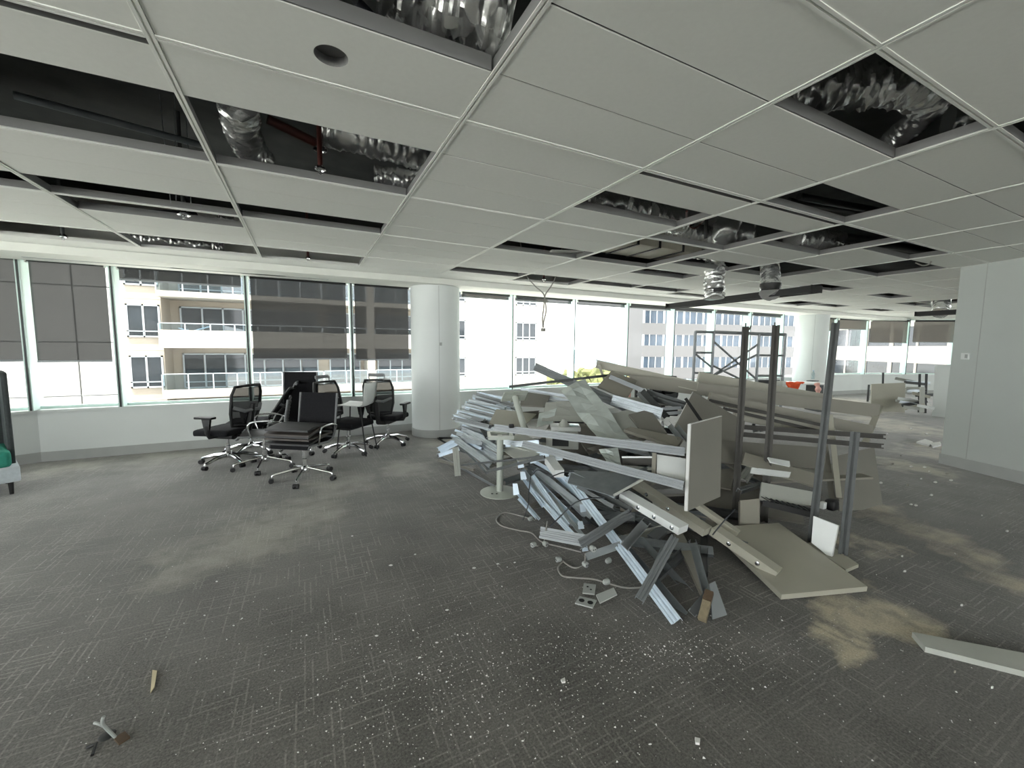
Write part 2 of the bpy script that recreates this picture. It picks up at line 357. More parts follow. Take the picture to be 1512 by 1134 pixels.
def tile_mesh(name, sx, sy, hole=None):
    th, ch = 0.035, 0.003
    bm = bmesh.new(); g = 0.0025
    hx, hy = sx/2-0.016, sy/2-g
    def ring(e, z): return [bm.verts.new((x, y, z)) for x, y in ((-hx+e, -hy+e), (hx-e, -hy+e), (hx-e, hy-e), (-hx+e, hy-e))]
    a, b_, c = ring(ch, 0), ring(0, ch), ring(0, th)
    for p, q in ((a, b_), (b_, c)):
        for i in range(4): bm.faces.new((p[i], p[(i+1) % 4], q[(i+1) % 4], q[i]))
    bm.faces.new(c)
    if hole:
        n = 32; hxx, hyy, r = hole
        lo = [bm.verts.new((hxx+r*math.cos(2*math.pi*k/n), hyy+r*math.sin(2*math.pi*k/n), 0)) for k in range(n)]
        hi = [bm.verts.new((v.co.x, v.co.y, th)) for v in lo]
        for k in range(n): bm.faces.new((lo[k], lo[(k+1) % n], hi[(k+1) % n], hi[k]))
        ed = [bm.edges.get((a[i], a[(i+1) % 4])) for i in range(4)]+[bm.edges.get((lo[k], lo[(k+1) % n])) for k in range(n)]
        bmesh.ops.triangle_fill(bm, edges=ed, use_beauty=True)
    else: bm.faces.new(a)
    bmesh.ops.recalc_face_normals(bm, faces=bm.faces[:])
    me = bpy.data.meshes.new(name); bm.to_mesh(me); bm.free(); me.materials.append(M['tile']); me.materials.append(M['railweb'])
    for p in me.polygons: p.material_index = 0 if p.normal.z < -0.5 else 1
    return me
tm = tile_mesh('tile', TX, TY); tshort = tile_mesh('tile_short', TX, TY*0.84)
hp = G(489, 83, CZ)
for i in range(I0, I1):
    for j in range(J0, J1):
        if (i, j) in OPEN: continue
        x, y = GX+TX*(i+0.5), GYY+TY*(j+0.5); me = tm
        if j == 10: y = (GYY+TY*10+YMARG)/2
        if (i, j) in ((2, 0), (3, 0), (-1, 0)): me = tshort; y += TY*0.08
        if (i, j) == (0, -1): me = tile_mesh('tile_hole', TX, TY, (hp.x-x, hp.y-y, 0.062))
        o = bpy.data.objects.new('tile', me); COL.objects.link(o); o.parent = ceil
        o.location = (x, y, CZ+rnd.uniform(-0.001, 0.001))
        if j == 10: o.scale = (1, 0.84, 1)
# exposed grid rails, a double flange with a dark groove
def rail(a, b):
    a, b = Vector(a), Vector(b)
    poly = [(-0.016, 0), (-0.004, 0), (-0.004, 0.009), (0.004, 0.009), (0.004, 0), (0.016, 0), (0.016, 0.004), (0.007, 0.012), (-0.007, 0.012), (-0.016, 0.004)]
    r = MB().prof(a, b, poly).build('rail', 'rail', ceil)
    MB().prof(a, b, [(-0.007, 0.0121), (0.007, 0.0121), (0.007, 0.062), (-0.007, 0.062)]).build('web', 'railweb', r)
    return r
zr = CZ-0.004
for i in range(I0, I1+1): rail((GX+TX*i, GYY+TY*J0, zr), (GX+TX*i, YMARG, zr))
for j in range(-3, 10, 3):
    for i in range(I0, I1): rail((GX+TX*i+0.017, GYY+TY*j, zr-0.0006), (GX+TX*(i+1)-0.017, GYY+TY*j, zr-0.0006))
# upturned edges of the tiles beside the open cells that no rail carries
ub = MB()
for (i, j) in OPEN:
    if (i, j+1) not in OPEN and (j+1) % 3 != 0 and j+1 < J1: ub.span((GX+TX*i+0.02, GYY+TY*(j+1)-0.006, CZ+0.002), (GX+TX*(i+1)-0.02, GYY+TY*(j+1)-0.001, CZ+0.06))
ub.build('edge_trim', 'railweb', ceil)
# facade bulkhead
t1 = MB(); t1.span((-7, YF, CZ-0.095), (19.0, YF+0.03, CZ+0.25)); t1.span((-7, YF+0.03, CZ-0.095), (19.0, 7.36, CZ-0.07)); t1.span((-7, 7.36, CZ-0.095), (19, 7.39, CZ+0.05))
t1.span((-7, 7.39, CZ+0.01), (19, 8.3, CZ+0.05))
struct(t1.build('trim_1', 'soffit'))
# slot diffusers in the soffit
for k, (a, b) in enumerate(((260, 420), (355, 490), (100, 280))):
    pa, pb = G(a, 400, CZ-0.095), G(b, 400, CZ-0.095)
    o = MB().span((pa.x, 7.12, CZ-0.100), (pb.x, 7.16, CZ-0.093)).build('slot_diffuser', 'base')
    tag(o, ('long slot diffuser in the bulkhead soffit above the half lowered blind', 'second slot diffuser in the bulkhead soffit towards the round column', 'slot diffuser in the bulkhead soffit above the leftmost dark blinds')[k], 'vent', 'slot diffusers along the bulkhead')

# ------------------------------------------------------------------ SETTING: facades
FY = 7.75
def facade(pts, first, name_side, sill=0.70):
    """sill wall, baseboard and window bays along a polyline; bays between given points"""
    n = first
    wb_, bb, sb, hb = MB(), MB(), MB(), MB()
    for a, b in zip(pts, pts[1:]):
        a3, b3 = Vector((a[0], a[1], 0)), Vector((b[0], b[1], 0)); d = (b3-a3).normalized(); nrm = Vector((d.y, -d.x, 0))
        L = (b3-a3).length
        def bx(mb, z0, z1, o0, o1):
            q = [a3+nrm*o0, b3+nrm*o0, b3+nrm*o1, a3+nrm*o1]
            mb.add([p+Vector((0, 0, z0)) for p in q]+[p+Vector((0, 0, z1)) for p in q], [(0, 1, 2, 3), (7, 6, 5, 4), (0, 4, 5, 1), (1, 5, 6, 2), (2, 6, 7, 3), (3, 7, 4, 0)])
        bx(wb_, 0, sill-0.035, -0.10, 0.12); bx(bb, 0, 0.13, 0.121, 0.133); bx(sb, sill-0.034, sill, -0.12, 0.145); bx(hb, 2.68, 3.55, -0.2, 0.05)
        w = struct(empty('window_%d' % n, a3)); n += 1
        l = MB(); l.add([nrm*0.003+Vector((0, 0, sill)), d*L+nrm*0.003+Vector((0, 0, sill)), d*L+nrm*0.003+Vector((0, 0, 2.68)), nrm*0.003+Vector((0, 0, 2.68))], [(0, 1, 2, 3)])
        l.build('pane', 'glass', w)
        rot = Matrix.Rotation(math.atan2(d.y, d.x), 3, 'Z')
        MB().box(nrm*0.06+Vector((0, 0, 1.69)), (0.05 if a[0] < 3 else 0.03, 0.25, 1.98), rot).build('mullion', 'fin' if a[0] < 3 else 'finglass', w)
        MB().box(nrm*0.187+Vector((0, 0, 1.69)), (0.02, 0.006, 1.98), rot).build('gasket', 'darkgasket', w)
        MB().box(d*L/2+Vector((0, 0, 0.72)), (L, 0.06, 0.035), rot).build('bottom_frame', 'fin', w)
        MB().box(d*L/2+Vector((0, 0, 2.665)), (L, 0.06, 0.03), rot).build('top_frame', 'fin', w)
    struct(wb_.build('wall_'+name_side, 'wall')); struct(bb.build('baseboard_'+name_side, 'base')); struct(sb.build('trim_%d' % (first+10), 'wall')); struct(hb.build('wall_'+name_side+'_head', 'soffit'))
    return n
mx = [-3.22, -2.33, -0.78, 0.74, 2.28, 3.84, 5.39, 6.94, 8.49, 10.04, 11.60, 13.2, 14.8, 16.3]
nw = facade([(-6.0, 6.2), (-4.75, 7.05)]+[(x, FY) for x in mx]+[(18.0, 7.55), (19.6, 6.95), (20.9, 6.1), (22.6, 4.6), (24.0, 2.8), (25.0, 0.5), (25.4, -3), (25.4, -9)], 1, 'back')
facade([(-6.0, -9), (-6.0, -6), (-6.0, -3), (-6.0, 0), (-6.0, 3), (-6.0, 6.2)], 40, 'left', 0.25)
facade([(25.4, -9), (20, -9), (15, -9), (10, -9), (5, -9), (0, -9), (-6, -9)], 60, 'front', 0.9)

# round columns
def column(name, c, r, label_joint=True):
    o = struct(MB().lathe((c[0], c[1], 0), [(r, 0), (r, CZ-0.096)], 48).build(name, 'wall'))
    MB().lathe((c[0], c[1], 0), [(r+0.008, 0), (r+0.008, 0.13), (r+0.001, 0.135)], 48).build('baseboard', 'base', o)
    t = math.atan2(-c[1], -c[0])+0.14
    MB().box((c[0]+(r)*math.cos(t), c[1]+(r)*math.sin(t), 1.37), (0.004, 0.006, 2.46), Matrix.Rotation(t, 3, 'Z')).build('joint', 'base', o)
    return o
colA = column('column', (2.11, 7.22), 0.43)
column('column', (13.95, 7.15), 0.42)
o = tag(MB().bevbox(GY(652, 508, 6.80)+Vector((-0.02, -0.03, 0)), (0.035, 0.025, 0.055), 0.006).build('chain_guide', 'plug'), 'small white clip on the joint of the near round column', 'clip')

# right-hand wall
wa = G(1388, 684); wdir = (G(1512, 715)-wa).normalized(); wn_ = Vector((wdir.y, -wdir.x, 0))
if wn_.dot(wa) < 0: wn_ = -wn_
def wallbox(mb, s0, s1, z0, z1, o0, o1):
    q = [wa+wdir*s0+wn_*o0, wa+wdir*s1+wn_*o0, wa+wdir*s1+wn_*o1, wa+wdir*s0+wn_*o1]
    return mb.add([p+Vector((0, 0, z0)) for p in q]+[p+Vector((0, 0, z1)) for p in q], [(0, 1, 2, 3), (7, 6, 5, 4), (0, 4, 5, 1), (1, 5, 6, 2), (2, 6, 7, 3), (3, 7, 4, 0)])
wr = struct(wallbox(MB(), 0, 7.0, 0, CZ, 0, 0.22).build('wall_right', 'wallgrey'))
struct(wallbox(MB(), -0.012, 7.0, 0, 0.145, -0.012, -0.001).build('baseboard_right', 'base'))
wallbox(MB(), 0.29, 0.296, 0.145, CZ, -0.003, 0.004).build('joint', 'base', wr)
def onwall(x, y):
    d = ray(x, y); t = (wa-CAMP).dot(wn_)/d.dot(wn_); return CAMP+d*t
sp_ = onwall(1427, 526); rw = Matrix.Rotation(math.atan2(wdir.y, wdir.x), 3, 'Z')
t_ = empty('thermostat', sp_, 0, 'small white thermostat on the grey partition wall', 'thermostat')
MB().bevbox(-wn_*0.016, (0.085, 0.03, 0.085), 0.006, rw).build('case', 'white', t_)
MB().box(-wn_*0.032+wdir*0.02, (0.03, 0.004, 0.05), rw).build('display', 'base', t_)

# ------------------------------------------------------------------ roller blinds
def blind(x0, x1, ztop, zbot, label, m='blind', y=7.60, grp='roller blinds', y1=None, taut=True):
    y1 = y if y1 is None else y1
    a, b = Vector((x0, y, ztop)), Vector((x1, y1, ztop)); d = (b-a).normalized(); nr = Vector((d.y, -d.x, 0))
    t = empty('roller_blind', (a+b)/2-Vector((0, 0, ztop)), 0, label, 'blind', grp)
    c = (a+b)/2-Vector((0, 0, ztop)); s = lambda p: p-c
    MB().tube([s(a), s(b)], 0.030, 14).build('tube', 'greyalu' if zbot > 2.4 else 'black', t)
    for e, sg in ((a, 1), (b, -1)): MB().box(s(e)+d*sg*(-0.008)+Vector((0, 0, 0.0)), (0.012, 0.05, 0.09), Matrix.Rotation(math.atan2(d.y, d.x), 3, 'Z')).build('bracket', 'rail', t)
    if zbot < ztop-0.05:
        q = [a, b, b-Vector((0, 0, ztop-zbot)), a-Vector((0, 0, ztop-zbot))]
        MB().add([s(p)+nr*-0.028 for p in q], [(0, 1, 2, 3)]).build('fabric', m, t)
        MB().prof(s(q[3])+nr*-0.028, s(q[2])+nr*-0.028, [(-0.008, 0), (0.008, 0), (0.008, -0.025), (-0.008, -0.025)]).build('bottom_rail', 'alu', t)
    return t
zb = lambda x, y: GY(x, y, 7.6).z
d_ = Vector((-4.75+3.22, 7.05-7.75, 0)).normalized()
p0 = Vector((-3.27, 7.75, 0))+Vector((0.02, -0.16, 0))
p1 = p0+d_*1.55
blind(p1.x, p0.x-0.0, 2.66, zb(30, 531), 'dark blind at the far left edge, lowered to mid window', y=p1.y, y1=p0.y)
blind(-3.14, -2.40, 2.66, zb(110, 532), 'dark blind second from left, panel joint showing through')
blind(-2.26, -0.84, 2.65, zb(260, 416), 'blind barely lowered above the clear window showing balconies')
blind(-0.72, 0.66, 2.64, zb(440, 529), 'wide dark blind with building bands seen through it, left of the narrower one')
blind(0.80, 1.72, 2.64, zb(560, 530), 'dark blind right beside the round column with a pale dot')
for k, (a, b) in enumerate(((2.75, 3.77), (3.92, 5.32), (5.47, 6.87), (7.02, 8.40), (8.55, 9.97), (10.1, 11.53), (11.67, 13.13))):
    blind(a, b, 2.63, 2.56, ('rolled up blind tube just right of the near column', 'rolled up blind tube above the white building windows', 'rolled up blind tube above the trees', 'rolled up blind tube left of the black hanging diffuser',
          'rolled up blind tube behind the black hanging diffuser', 'rolled up blind tube above the scaffold', 'rolled up blind tube left of the far column')[k], grp='rolled up blind tubes')
blind(14.9, 16.2, 2.63, 2.22, 'short lowered dark blind right of the far column', 'blindtaupe')
blind(16.4, 17.9, 2.63, 2.30, 'short blind second right of the far column', 'blindtaupe', y=7.58, y1=7.40)
blind(18.1, 19.5, 2.63, 1.85, 'taupe blind on the curved end of the facade, left one', 'blindtaupe', y=7.36, y1=6.83)
blind(19.7, 20.8, 2.63, 1.88, 'taupe blind on the curved end of the facade, middle one', 'blindtaupe', y=6.74, y1=5.98)
blind(21.0, 22.5, 2.63, 1.55, 'pale grey blind just left of the partition wall edge', 'blindtaupe', y=5.84, y1=4.5)

# ------------------------------------------------------------------ OUTSIDE
struct(MB().span((-300, 10, -16.5), (500, 700, -16)).build('ground', 'ground'))
struct(MB().span((-300, -200, -16.5), (500, 10, -16)).build('ground_street', 'ground'))
# near white precast wall
AY = 20.0
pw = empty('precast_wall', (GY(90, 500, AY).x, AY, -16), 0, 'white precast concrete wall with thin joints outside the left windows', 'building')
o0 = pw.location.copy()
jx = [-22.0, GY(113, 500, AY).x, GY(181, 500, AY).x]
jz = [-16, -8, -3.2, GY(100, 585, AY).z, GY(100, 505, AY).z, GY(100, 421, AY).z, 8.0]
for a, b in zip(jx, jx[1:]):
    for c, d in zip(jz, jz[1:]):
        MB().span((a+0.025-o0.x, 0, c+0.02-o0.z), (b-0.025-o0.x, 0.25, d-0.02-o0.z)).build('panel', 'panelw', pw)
MB().span((jx[0]-o0.x, 0.12, -0), (jx[-1]-o0.x, 0.4, 8-o0.z)).build('backing', 'base', pw)

# apartment block
BY = 32.0
ap = empty('apartment_building', (6, BY, -16), 0, 'cream apartment block with white balconies opposite the windows', 'building')
oa = ap.location.copy()
ax = lambda x, y=500: GY(x, y, BY).x-oa.x
az = lambda y, x=300: GY(x, y, BY).z-oa.z
TOP = 12-oa.z
FLZ = [az(434)+3.05*k for k in (-5, -4, -3, -2, -1, 0, 1, 2)]
xl, xb, xc, xr, xe = ax(150), ax(241), ax(476), ax(641), ax(808)
def flat(mb, x0, x1, z0, z1, y0=0.0, y1=0.3): mb.span((x0, y0, z0), (x1, y1, z1))
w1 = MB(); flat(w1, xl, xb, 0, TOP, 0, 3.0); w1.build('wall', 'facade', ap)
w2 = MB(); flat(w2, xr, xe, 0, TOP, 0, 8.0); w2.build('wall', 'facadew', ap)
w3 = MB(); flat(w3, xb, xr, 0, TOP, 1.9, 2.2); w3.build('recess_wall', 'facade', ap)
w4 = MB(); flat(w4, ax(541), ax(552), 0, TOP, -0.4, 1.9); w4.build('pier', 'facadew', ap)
for x0, x1 in ((xl, xb), (xr, xe)):
    for z in FLZ:
        m_ = MB(); m_.span((x0, -0.012, z-0.45), (x1, 0.0, z-0.40)); m_.build('joint', 'base', ap)
def far_window(par, x0, x1, z0, z1, ym, n=2, glass='winglass', sill=True):
    f = MB(); f.span((x0, ym-0.10, z0), (x1, ym-0.03, z0+0.09)); f.span((x0, ym-0.10, z1-0.09), (x1, ym-0.03, z1))
    f.span((x0, ym-0.10, z0+(z1-z0)*0.17), (x1, ym-0.03, z0+(z1-z0)*0.17+0.06))
    for k in range(n+1):
        xx = x0+(x1-x0-0.09)*k/n; f.span((xx, ym-0.10, z0), (xx+0.09, ym-0.03, z1))
    w = f.build('window', 'winframe', par)
    for k in range(n):
        p = MB(); p.span((x0+(x1-x0)*k/n+0.06, ym-0.05, z0+0.05), (x0+(x1-x0)*(k+1)/n-0.04, ym-0.02, z1-0.05)); p.build('pane', glass, w)
    return w
for k, z in enumerate(FLZ[:-1]):
    far_window(ap, ax(189), ax(239), z+0.30, z+2.25, 0.0)
    for (a, b, n) in ((676, 687, 1), (761, 791, 3)): far_window(ap, ax(a, 500), ax(b, 500), z+0.45, z+2.05, 0.0, n)
    # balcony slab with upstand, glazing, balustrade
    for (x0, x1, pr) in ((xb, xc, -0.9), (xc, ax(541), -0.45), (ax(552), xr, -0.45)):
        up = 0.0 if k == 5 else 0.75 if k == 4 else 0.2
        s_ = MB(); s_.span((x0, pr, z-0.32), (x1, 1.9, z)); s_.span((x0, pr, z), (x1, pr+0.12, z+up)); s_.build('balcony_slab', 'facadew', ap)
        r_ = MB(); zt = z+1.18
        r_.span((x0, pr, zt-0.05), (x1, pr+0.06, zt)); nn = max(2, round((x1-x0)/1.35))
        for q in range(nn+1):
            xx = x0+(x1-x0-0.06)*q/nn; r_.span((xx, pr, z+up), (xx+0.06, pr+0.06, zt))
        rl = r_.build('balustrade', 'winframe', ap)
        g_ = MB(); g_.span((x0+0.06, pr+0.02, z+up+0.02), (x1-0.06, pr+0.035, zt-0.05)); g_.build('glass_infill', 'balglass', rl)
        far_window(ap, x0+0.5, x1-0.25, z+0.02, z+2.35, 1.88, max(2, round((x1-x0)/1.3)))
c1 = empty('deck_chair', (GY(290, 487, BY+0.3).x, BY-0.45, FLZ[4]+oa.z), 0, 'pale blue folding chair behind the balcony glass opposite', 'chair', None)
for sx, rz_ in ((0, 0.3),):
    MB().slab([Vector((-0.75, 0, 0.9)), Vector((-0.1, 0, 0.72)), Vector((-0.1, 0.35, 0.70)), Vector((-0.75, 0.35, 0.88))], 0.03, (0, 0, -1)).build('seat', 'bluecloth', c1)
    MB().slab([Vector((-0.1, 0, 0.72)), Vector((0.85, 0, 1.05)), Vector((0.85, 0.35, 1.03)), Vector((-0.1, 0.35, 0.70))], 0.03, (0, 0, -1)).build('backrest', 'bluecloth', c1)
    for dx in (-0.7, 0.7): MB().tube([(dx, 0.1, 0), (dx*0.4, 0.1, 0.85)], 0.02, 6).build('leg', 'winframe', c1)

# far office block with ribbon windows
def rect_building(name, label, pA, pB, bands, wallm, glassm, zb, zt, bay, deepn=6.0, frame='winframe', div=None):
    d = Vector((pB.x-pA.x, pB.y-pA.y, 0)); L = d.length; rz = math.atan2(d.y, d.x)
    e = empty(name, (pA.x, pA.y, -16), rz, label, 'building')
    MB().span((0, 0.15, 0), (L, deepn, zt+16)).build('wall', wallm, e)
    zs = sorted(bands)
    lo = 0
    for (z0, z1) in zs:
        MB().span((0, 0, lo), (L, 0.15, z0+16)).build('spandrel', wallm, e); lo = z1+16
        g = MB(); g.span((0, 0.08, z0+16), (L, 0.14, z1+16)); rb = g.build('ribbon_window', glassm, e)
        m_ = MB(); k = 0
        x = 0.0
        while x < L:
            m_.span((x, 0.0, z0+16), (x+(0.35 if k % 3 == 0 else 0.14), 0.08, z1+16)); x += bay; k += 1
        m_.build('mullions', frame, rb)
    MB().span((0, 0, lo), (L, 0.15, zt+16)).build('spandrel', wallm, e)
    return e
pA, pB = P(948, 511, 64), P(1235, 511, 71)
bz = lambda y: P(960, y, 64).z
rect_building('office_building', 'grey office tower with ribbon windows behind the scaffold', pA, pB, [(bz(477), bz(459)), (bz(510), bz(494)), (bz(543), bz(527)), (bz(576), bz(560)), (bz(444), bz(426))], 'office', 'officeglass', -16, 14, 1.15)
pA, pB = P(1222, 511, 44), P(1420, 511, 30)
bz = lambda y: P(1300, y, 37).z
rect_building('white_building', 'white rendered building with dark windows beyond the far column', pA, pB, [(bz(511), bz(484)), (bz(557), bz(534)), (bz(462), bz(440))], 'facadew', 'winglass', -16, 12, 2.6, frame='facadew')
# hill and trees
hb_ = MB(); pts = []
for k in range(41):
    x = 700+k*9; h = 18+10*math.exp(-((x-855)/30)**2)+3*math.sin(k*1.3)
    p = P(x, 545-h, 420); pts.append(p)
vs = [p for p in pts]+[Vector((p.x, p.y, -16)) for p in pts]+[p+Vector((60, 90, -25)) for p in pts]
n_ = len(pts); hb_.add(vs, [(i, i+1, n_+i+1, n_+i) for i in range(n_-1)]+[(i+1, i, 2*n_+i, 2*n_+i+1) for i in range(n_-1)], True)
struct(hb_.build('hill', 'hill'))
def tree(px, py, D, r, label):
    top = P(px, py, D); e = empty('tree', (top.x, top.y, -16), 0, label, 'tree', None)
    H = top.z+16; MB().tube([(0, 0, 0), (0.1, 0, H*0.5), (0, 0.1, H-r)], [0.35, 0.28, 0.15], 8).build('trunk', 'bark', e)
    bm = bmesh.new()
    for k in range(16):
        a, q = rnd.uniform(0, 6.28), rnd.uniform(0, 1)**0.6*r*0.8
        mtx = Matrix.Translation((math.cos(a)*q, math.sin(a)*q, H-r*0.75+rnd.uniform(-0.9, 0.42)*r*(1-q/r*0.6)))
        ret = bmesh.ops.create_icosphere(bm, subdivisions=2, radius=r*rnd.uniform(0.28, 0.42), matrix=mtx)
        for v in ret['verts']: v.co += Vector((rnd.uniform(-1, 1), rnd.uniform(-1, 1), rnd.uniform(-1, 1)))*r*0.07
    me = bpy.data.meshes.new('crown'); bm.to_mesh(me); bm.free(); me.materials.append(M['leaf'])
    o = bpy.data.objects.new('crown', me); COL.objects.link(o); o.parent = e
for a in ((822, 543, 62, 3.0, 'olive green tree crown left of the first thin glass fin'), (838, 549, 50, 1.8, 'low tree crown just right of the thin glass fin'), (858, 538, 76, 3.4, 'bright yellow green tree in the middle of the treetops'),
          (882, 541, 60, 3.2, 'round tree crown behind the leaning cream channel'), (908, 550, 60, 2.2, 'small tree crown under the cream channel tip'), (930, 546, 52, 2.4, 'pale tree beside the office tower edge'), (850, 556, 44, 2.2, 'nearest tree crown below the other treetops'), (806, 549, 60, 2.6, 'tree crown at the corner of the white building')): tree(*a)
# ------------------------------------------------------------------ SERVICES ABOVE AND BELOW THE CEILING
def wrinkled(path, r, seed, n=26, amp=0.07, ribs=True):
    """foil duct: a tube along a smoothed path whose skin is creased"""
    q = random.Random(seed); path = [Vector(p) for p in path]; m = len(path); pts = []
    for i in range(m-1):
        p0, p1, p2, p3 = path[max(i-1, 0)], path[i], path[i+1], path[min(i+2, m-1)]
        sub = max(3, int((p2-p1).length/(r*0.10)))
        for k in range(sub):
            t = k/sub; pts.append(0.5*((2*p1)+(p2-p0)*t+(2*p0-5*p1+4*p2-p3)*t*t+(3*p1-p0-3*p2+p3)*t**3))
    pts.append(path[-1])
    mb = MB(); mb.tube(pts, r, n, True); k = 0; ph = [q.uniform(0, 6.28) for _ in range(6)]
    for i in range(len(pts)):
        for j in range(n):
            th = 2*math.pi*j/n; rr = 1+amp*(0.6*math.sin(i*0.31+3*th+ph[0])+0.5*math.sin(i*0.83-5*th+ph[1])+0.4*math.sin(i*1.9+2*th+ph[2]))+q.uniform(-amp, amp)*0.55+(0.035*math.sin(i*1.57) if ribs else 0)
            mb.v[k] = pts[i]+(mb.v[k]-pts[i])*rr; k += 1
    return mb
def duct(path, r, seed, label, **k):
    return tag(wrinkled(path, r, seed, **k).build('foil_duct', 'foil', centre=True), label, 'duct')
duct([G(560, -40, 3.0), G(640, -8, 2.98), G(700, 12, 2.95), G(752, 30, 2.93)], 0.135, 1, 'big crumpled foil duct in the opening at the top of the photo', amp=0.16)
duct([G(352, 150, 3.0), G(360, 200, 2.98), G(382, 238, 2.92)], 0.105, 2, 'ribbed foil duct dropping into the long opening, left of the sprinkler')
duct([G(470, 186, 3.12), G(560, 208, 3.1), G(640, 232, 3.1)], 0.12, 3, 'foil duct lying along the back of the opening, right of the sprinkler')
duct([G(553, 262, 2.90), G(590, 266, 2.90), G(640, 272, 2.90)], 0.085, 4, 'short foil duct below another one at the right end of the long opening')
duct([G(385, 236, 2.88), G(402, 240, 2.88)], 0.06, 5, 'small foil elbow at the foot of the ribbed duct')
duct([G(1150, 142, 2.98), G(1255, 130, 2.98), G(1340, 126, 2.98), G(1376, 146, 2.98)], 0.10, 6, 'fat foil duct in the diamond shaped opening at upper right', amp=0.12)
duct([G(1385, 150, 3.0), G(1345, 185, 2.95), G(1312, 214, 2.90)], 0.07, 7, 'thin foil duct crossing the diamond shaped opening')
duct([G(1400, 178, 3.1), G(1425, 175, 3.1), G(1460, 178, 3.1)], 0.09, 8, 'foil duct end in the right corner of the diamond shaped opening')
duct([G(845, 296, 2.95), G(900, 300, 2.95), G(945, 312, 2.95)], 0.15, 9, 'dark pleated foil duct in the narrow opening left of the red wire')
duct([G(960, 318, 2.92), G(1005, 328, 2.92)], 0.12, 10, 'folded foil wrap beside the pleated duct')
duct([G(1078, 322, 3.15), G(1070, 345, 2.95), G(1068, 362, 3.0), P(1057, 383, 5.95), P(1055, 410, 5.92), P(1055, 440, 5.9)], 0.132, 11, 'left foil duct hanging down to the black linear diffuser', amp=0.08)
duct([G(1100, 330, 3.15), G(1100, 352, 2.95), G(1125, 372, 2.95), P(1136, 393, 6.0), P(1137, 412, 5.7), P(1137, 432, 5.42)], 0.115, 12, 'right foil duct hanging down to the black linear diffuser', amp=0.08)
duct([G(975, 334, 3.02), G(1020, 345, 3.02), G(1062, 356, 3.02)], 0.13, 13, 'flat foil duct above the grid behind the red wire', amp=0.10)
duct([G(925, 349, 3.02), G(980, 359, 3.02), G(1045, 371, 3.02)], 0.12, 14, 'foil duct resting on top of the beige casing', amp=0.10)
duct([G(1170, 352, 2.92), G(1205, 355, 2.92), G(1240, 362, 2.92)], 0.14, 15, 'dull foil wrapped duct in the opening below the cable filled one')
duct([G(1392, 436, 2.9), G(1390, 445, 2.7), G(1389, 462, 2.42)], 0.15, 16, 'far foil duct above the second diffuser by the partition wall', amp=0.07)
duct([G(195, 350, 2.85), G(260, 357, 2.85), G(330, 366, 2.85)], 0.10, 17, 'crumpled foil duct over the slot next to the bulkhead')
duct([G(1085, 402, 2.9), G(1110, 400, 2.9)], 0.12, 18, 'foil stub inside the opening behind the hanging ducts')
duct([G(322, 322, 2.8), G(345, 326, 2.8)], 0.05, 19, 'small foil end in the slot left of the second rail')
# beige fan coil casing with straps
fc = empty('fan_coil', G(958, 377, 2.775), 0, 'beige fan coil casing with dark straps above the ceiling grid', 'fan coil')
MB().bevbox((0, 0, 0.16), (1.3, 0.55, 0.26), 0.015).build('casing', 'beige', fc)
for dx in (-0.45, -0.1, 0.3): MB().box((dx, 0, 0.16), (0.03, 0.57, 0.28)).build('strap', 'black', fc)
MB().box((-0.78, -0.05, 0.12), (0.24, 0.3, 0.18)).build('end_box', 'white', fc)
def linear(a, b, label, g):
    a, b = Vector(a), Vector(b); c = (a+b)/2; d = (b-a); L = d.length; rz = math.atan2(d.y, d.x)
    e = empty('linear_diffuser', c, rz, label, 'diffuser', g); e.rotation_euler = (0, 0, rz)
    MB().span((-L/2, -0.07, 0.02), (L/2, 0.07, 0.085)).build('plenum_box', 'linear', e)
    for y in (-0.10, 0.075): MB().span((-L/2, y, 0), (L/2, y+0.025, 0.02)).build('flange', 'linear', e)
    MB().span((-L/2, -0.012, 0.0), (L/2, 0.012, 0.03)).build('blade', 'linear', e)
    for x in (-L/2-0.006, L/2): MB().span((x, -0.11, -0.002), (x+0.006, 0.105, 0.088)).build('end_plate', 'linear', e)
    return e
linear(G(990, 456, 2.28), G(1205, 432, 2.28), 'long black linear diffuser hanging below the ceiling on two foil ducts', 'linear diffusers')
FA = G(1355, 467, 2.25)
linear(FA, FA+Vector((-0.15, -2.0, 0)), 'far black linear diffuser beside the grey partition wall', 'linear diffusers')
for (x, y, D) in ((1055, 441, 5.9), (1137, 433, 5.4)):
    p = P(x, y, D); b = MB(); b.lathe((p.x, p.y, 2.367), [(0.105, 0), (0.125, 0.05), (0.125, 0.08)], 20); o = b.build('duct_collar', 'linear', centre=True)
    tag(o, 'black spigot collar under the left hanging duct' if x < 1100 else 'black spigot collar under the right hanging duct', 'collar')
# sprinkler heads on their drops
def sprinkler(x, y, z, label, drop=0.25, ring=0.036, pm='red'):
    p = G(x, y, z); e = empty('sprinkler', p, 0, label, 'sprinkler', 'sprinkler heads in the open ceiling')
    MB().cyl((0, 0, 0.02), (0, 0, 3.56-z), 0.016, 10).build('drop_pipe', pm, e)
    MB().lathe((0, 0, 0), [(ring*0.45, 0.03), (ring, 0.012), (ring, 0), (ring*0.7, -0.004), (ring*0.6, 0.006)], 20).build('escutcheon', 'chrome', e)
    MB().lathe((0, 0, -0.03), [(0.004, 0), (0.014, 0.004), (0.014, 0.008), (0.005, 0.012), (0.006, 0.034)], 12).build('head', 'chrome', e)
    return e
sprinkler(473, 251, 2.76, 'sprinkler head with bright ring in the long opening', 0.55)
sprinkler(93, 350, 2.69, 'sprinkler head at the left edge above the bulkhead', 0.3, 0.04, 'greyalu')
sprinkler(455, 382, 2.74, 'sprinkler head in the dark slot above the middle blind', 0.3)
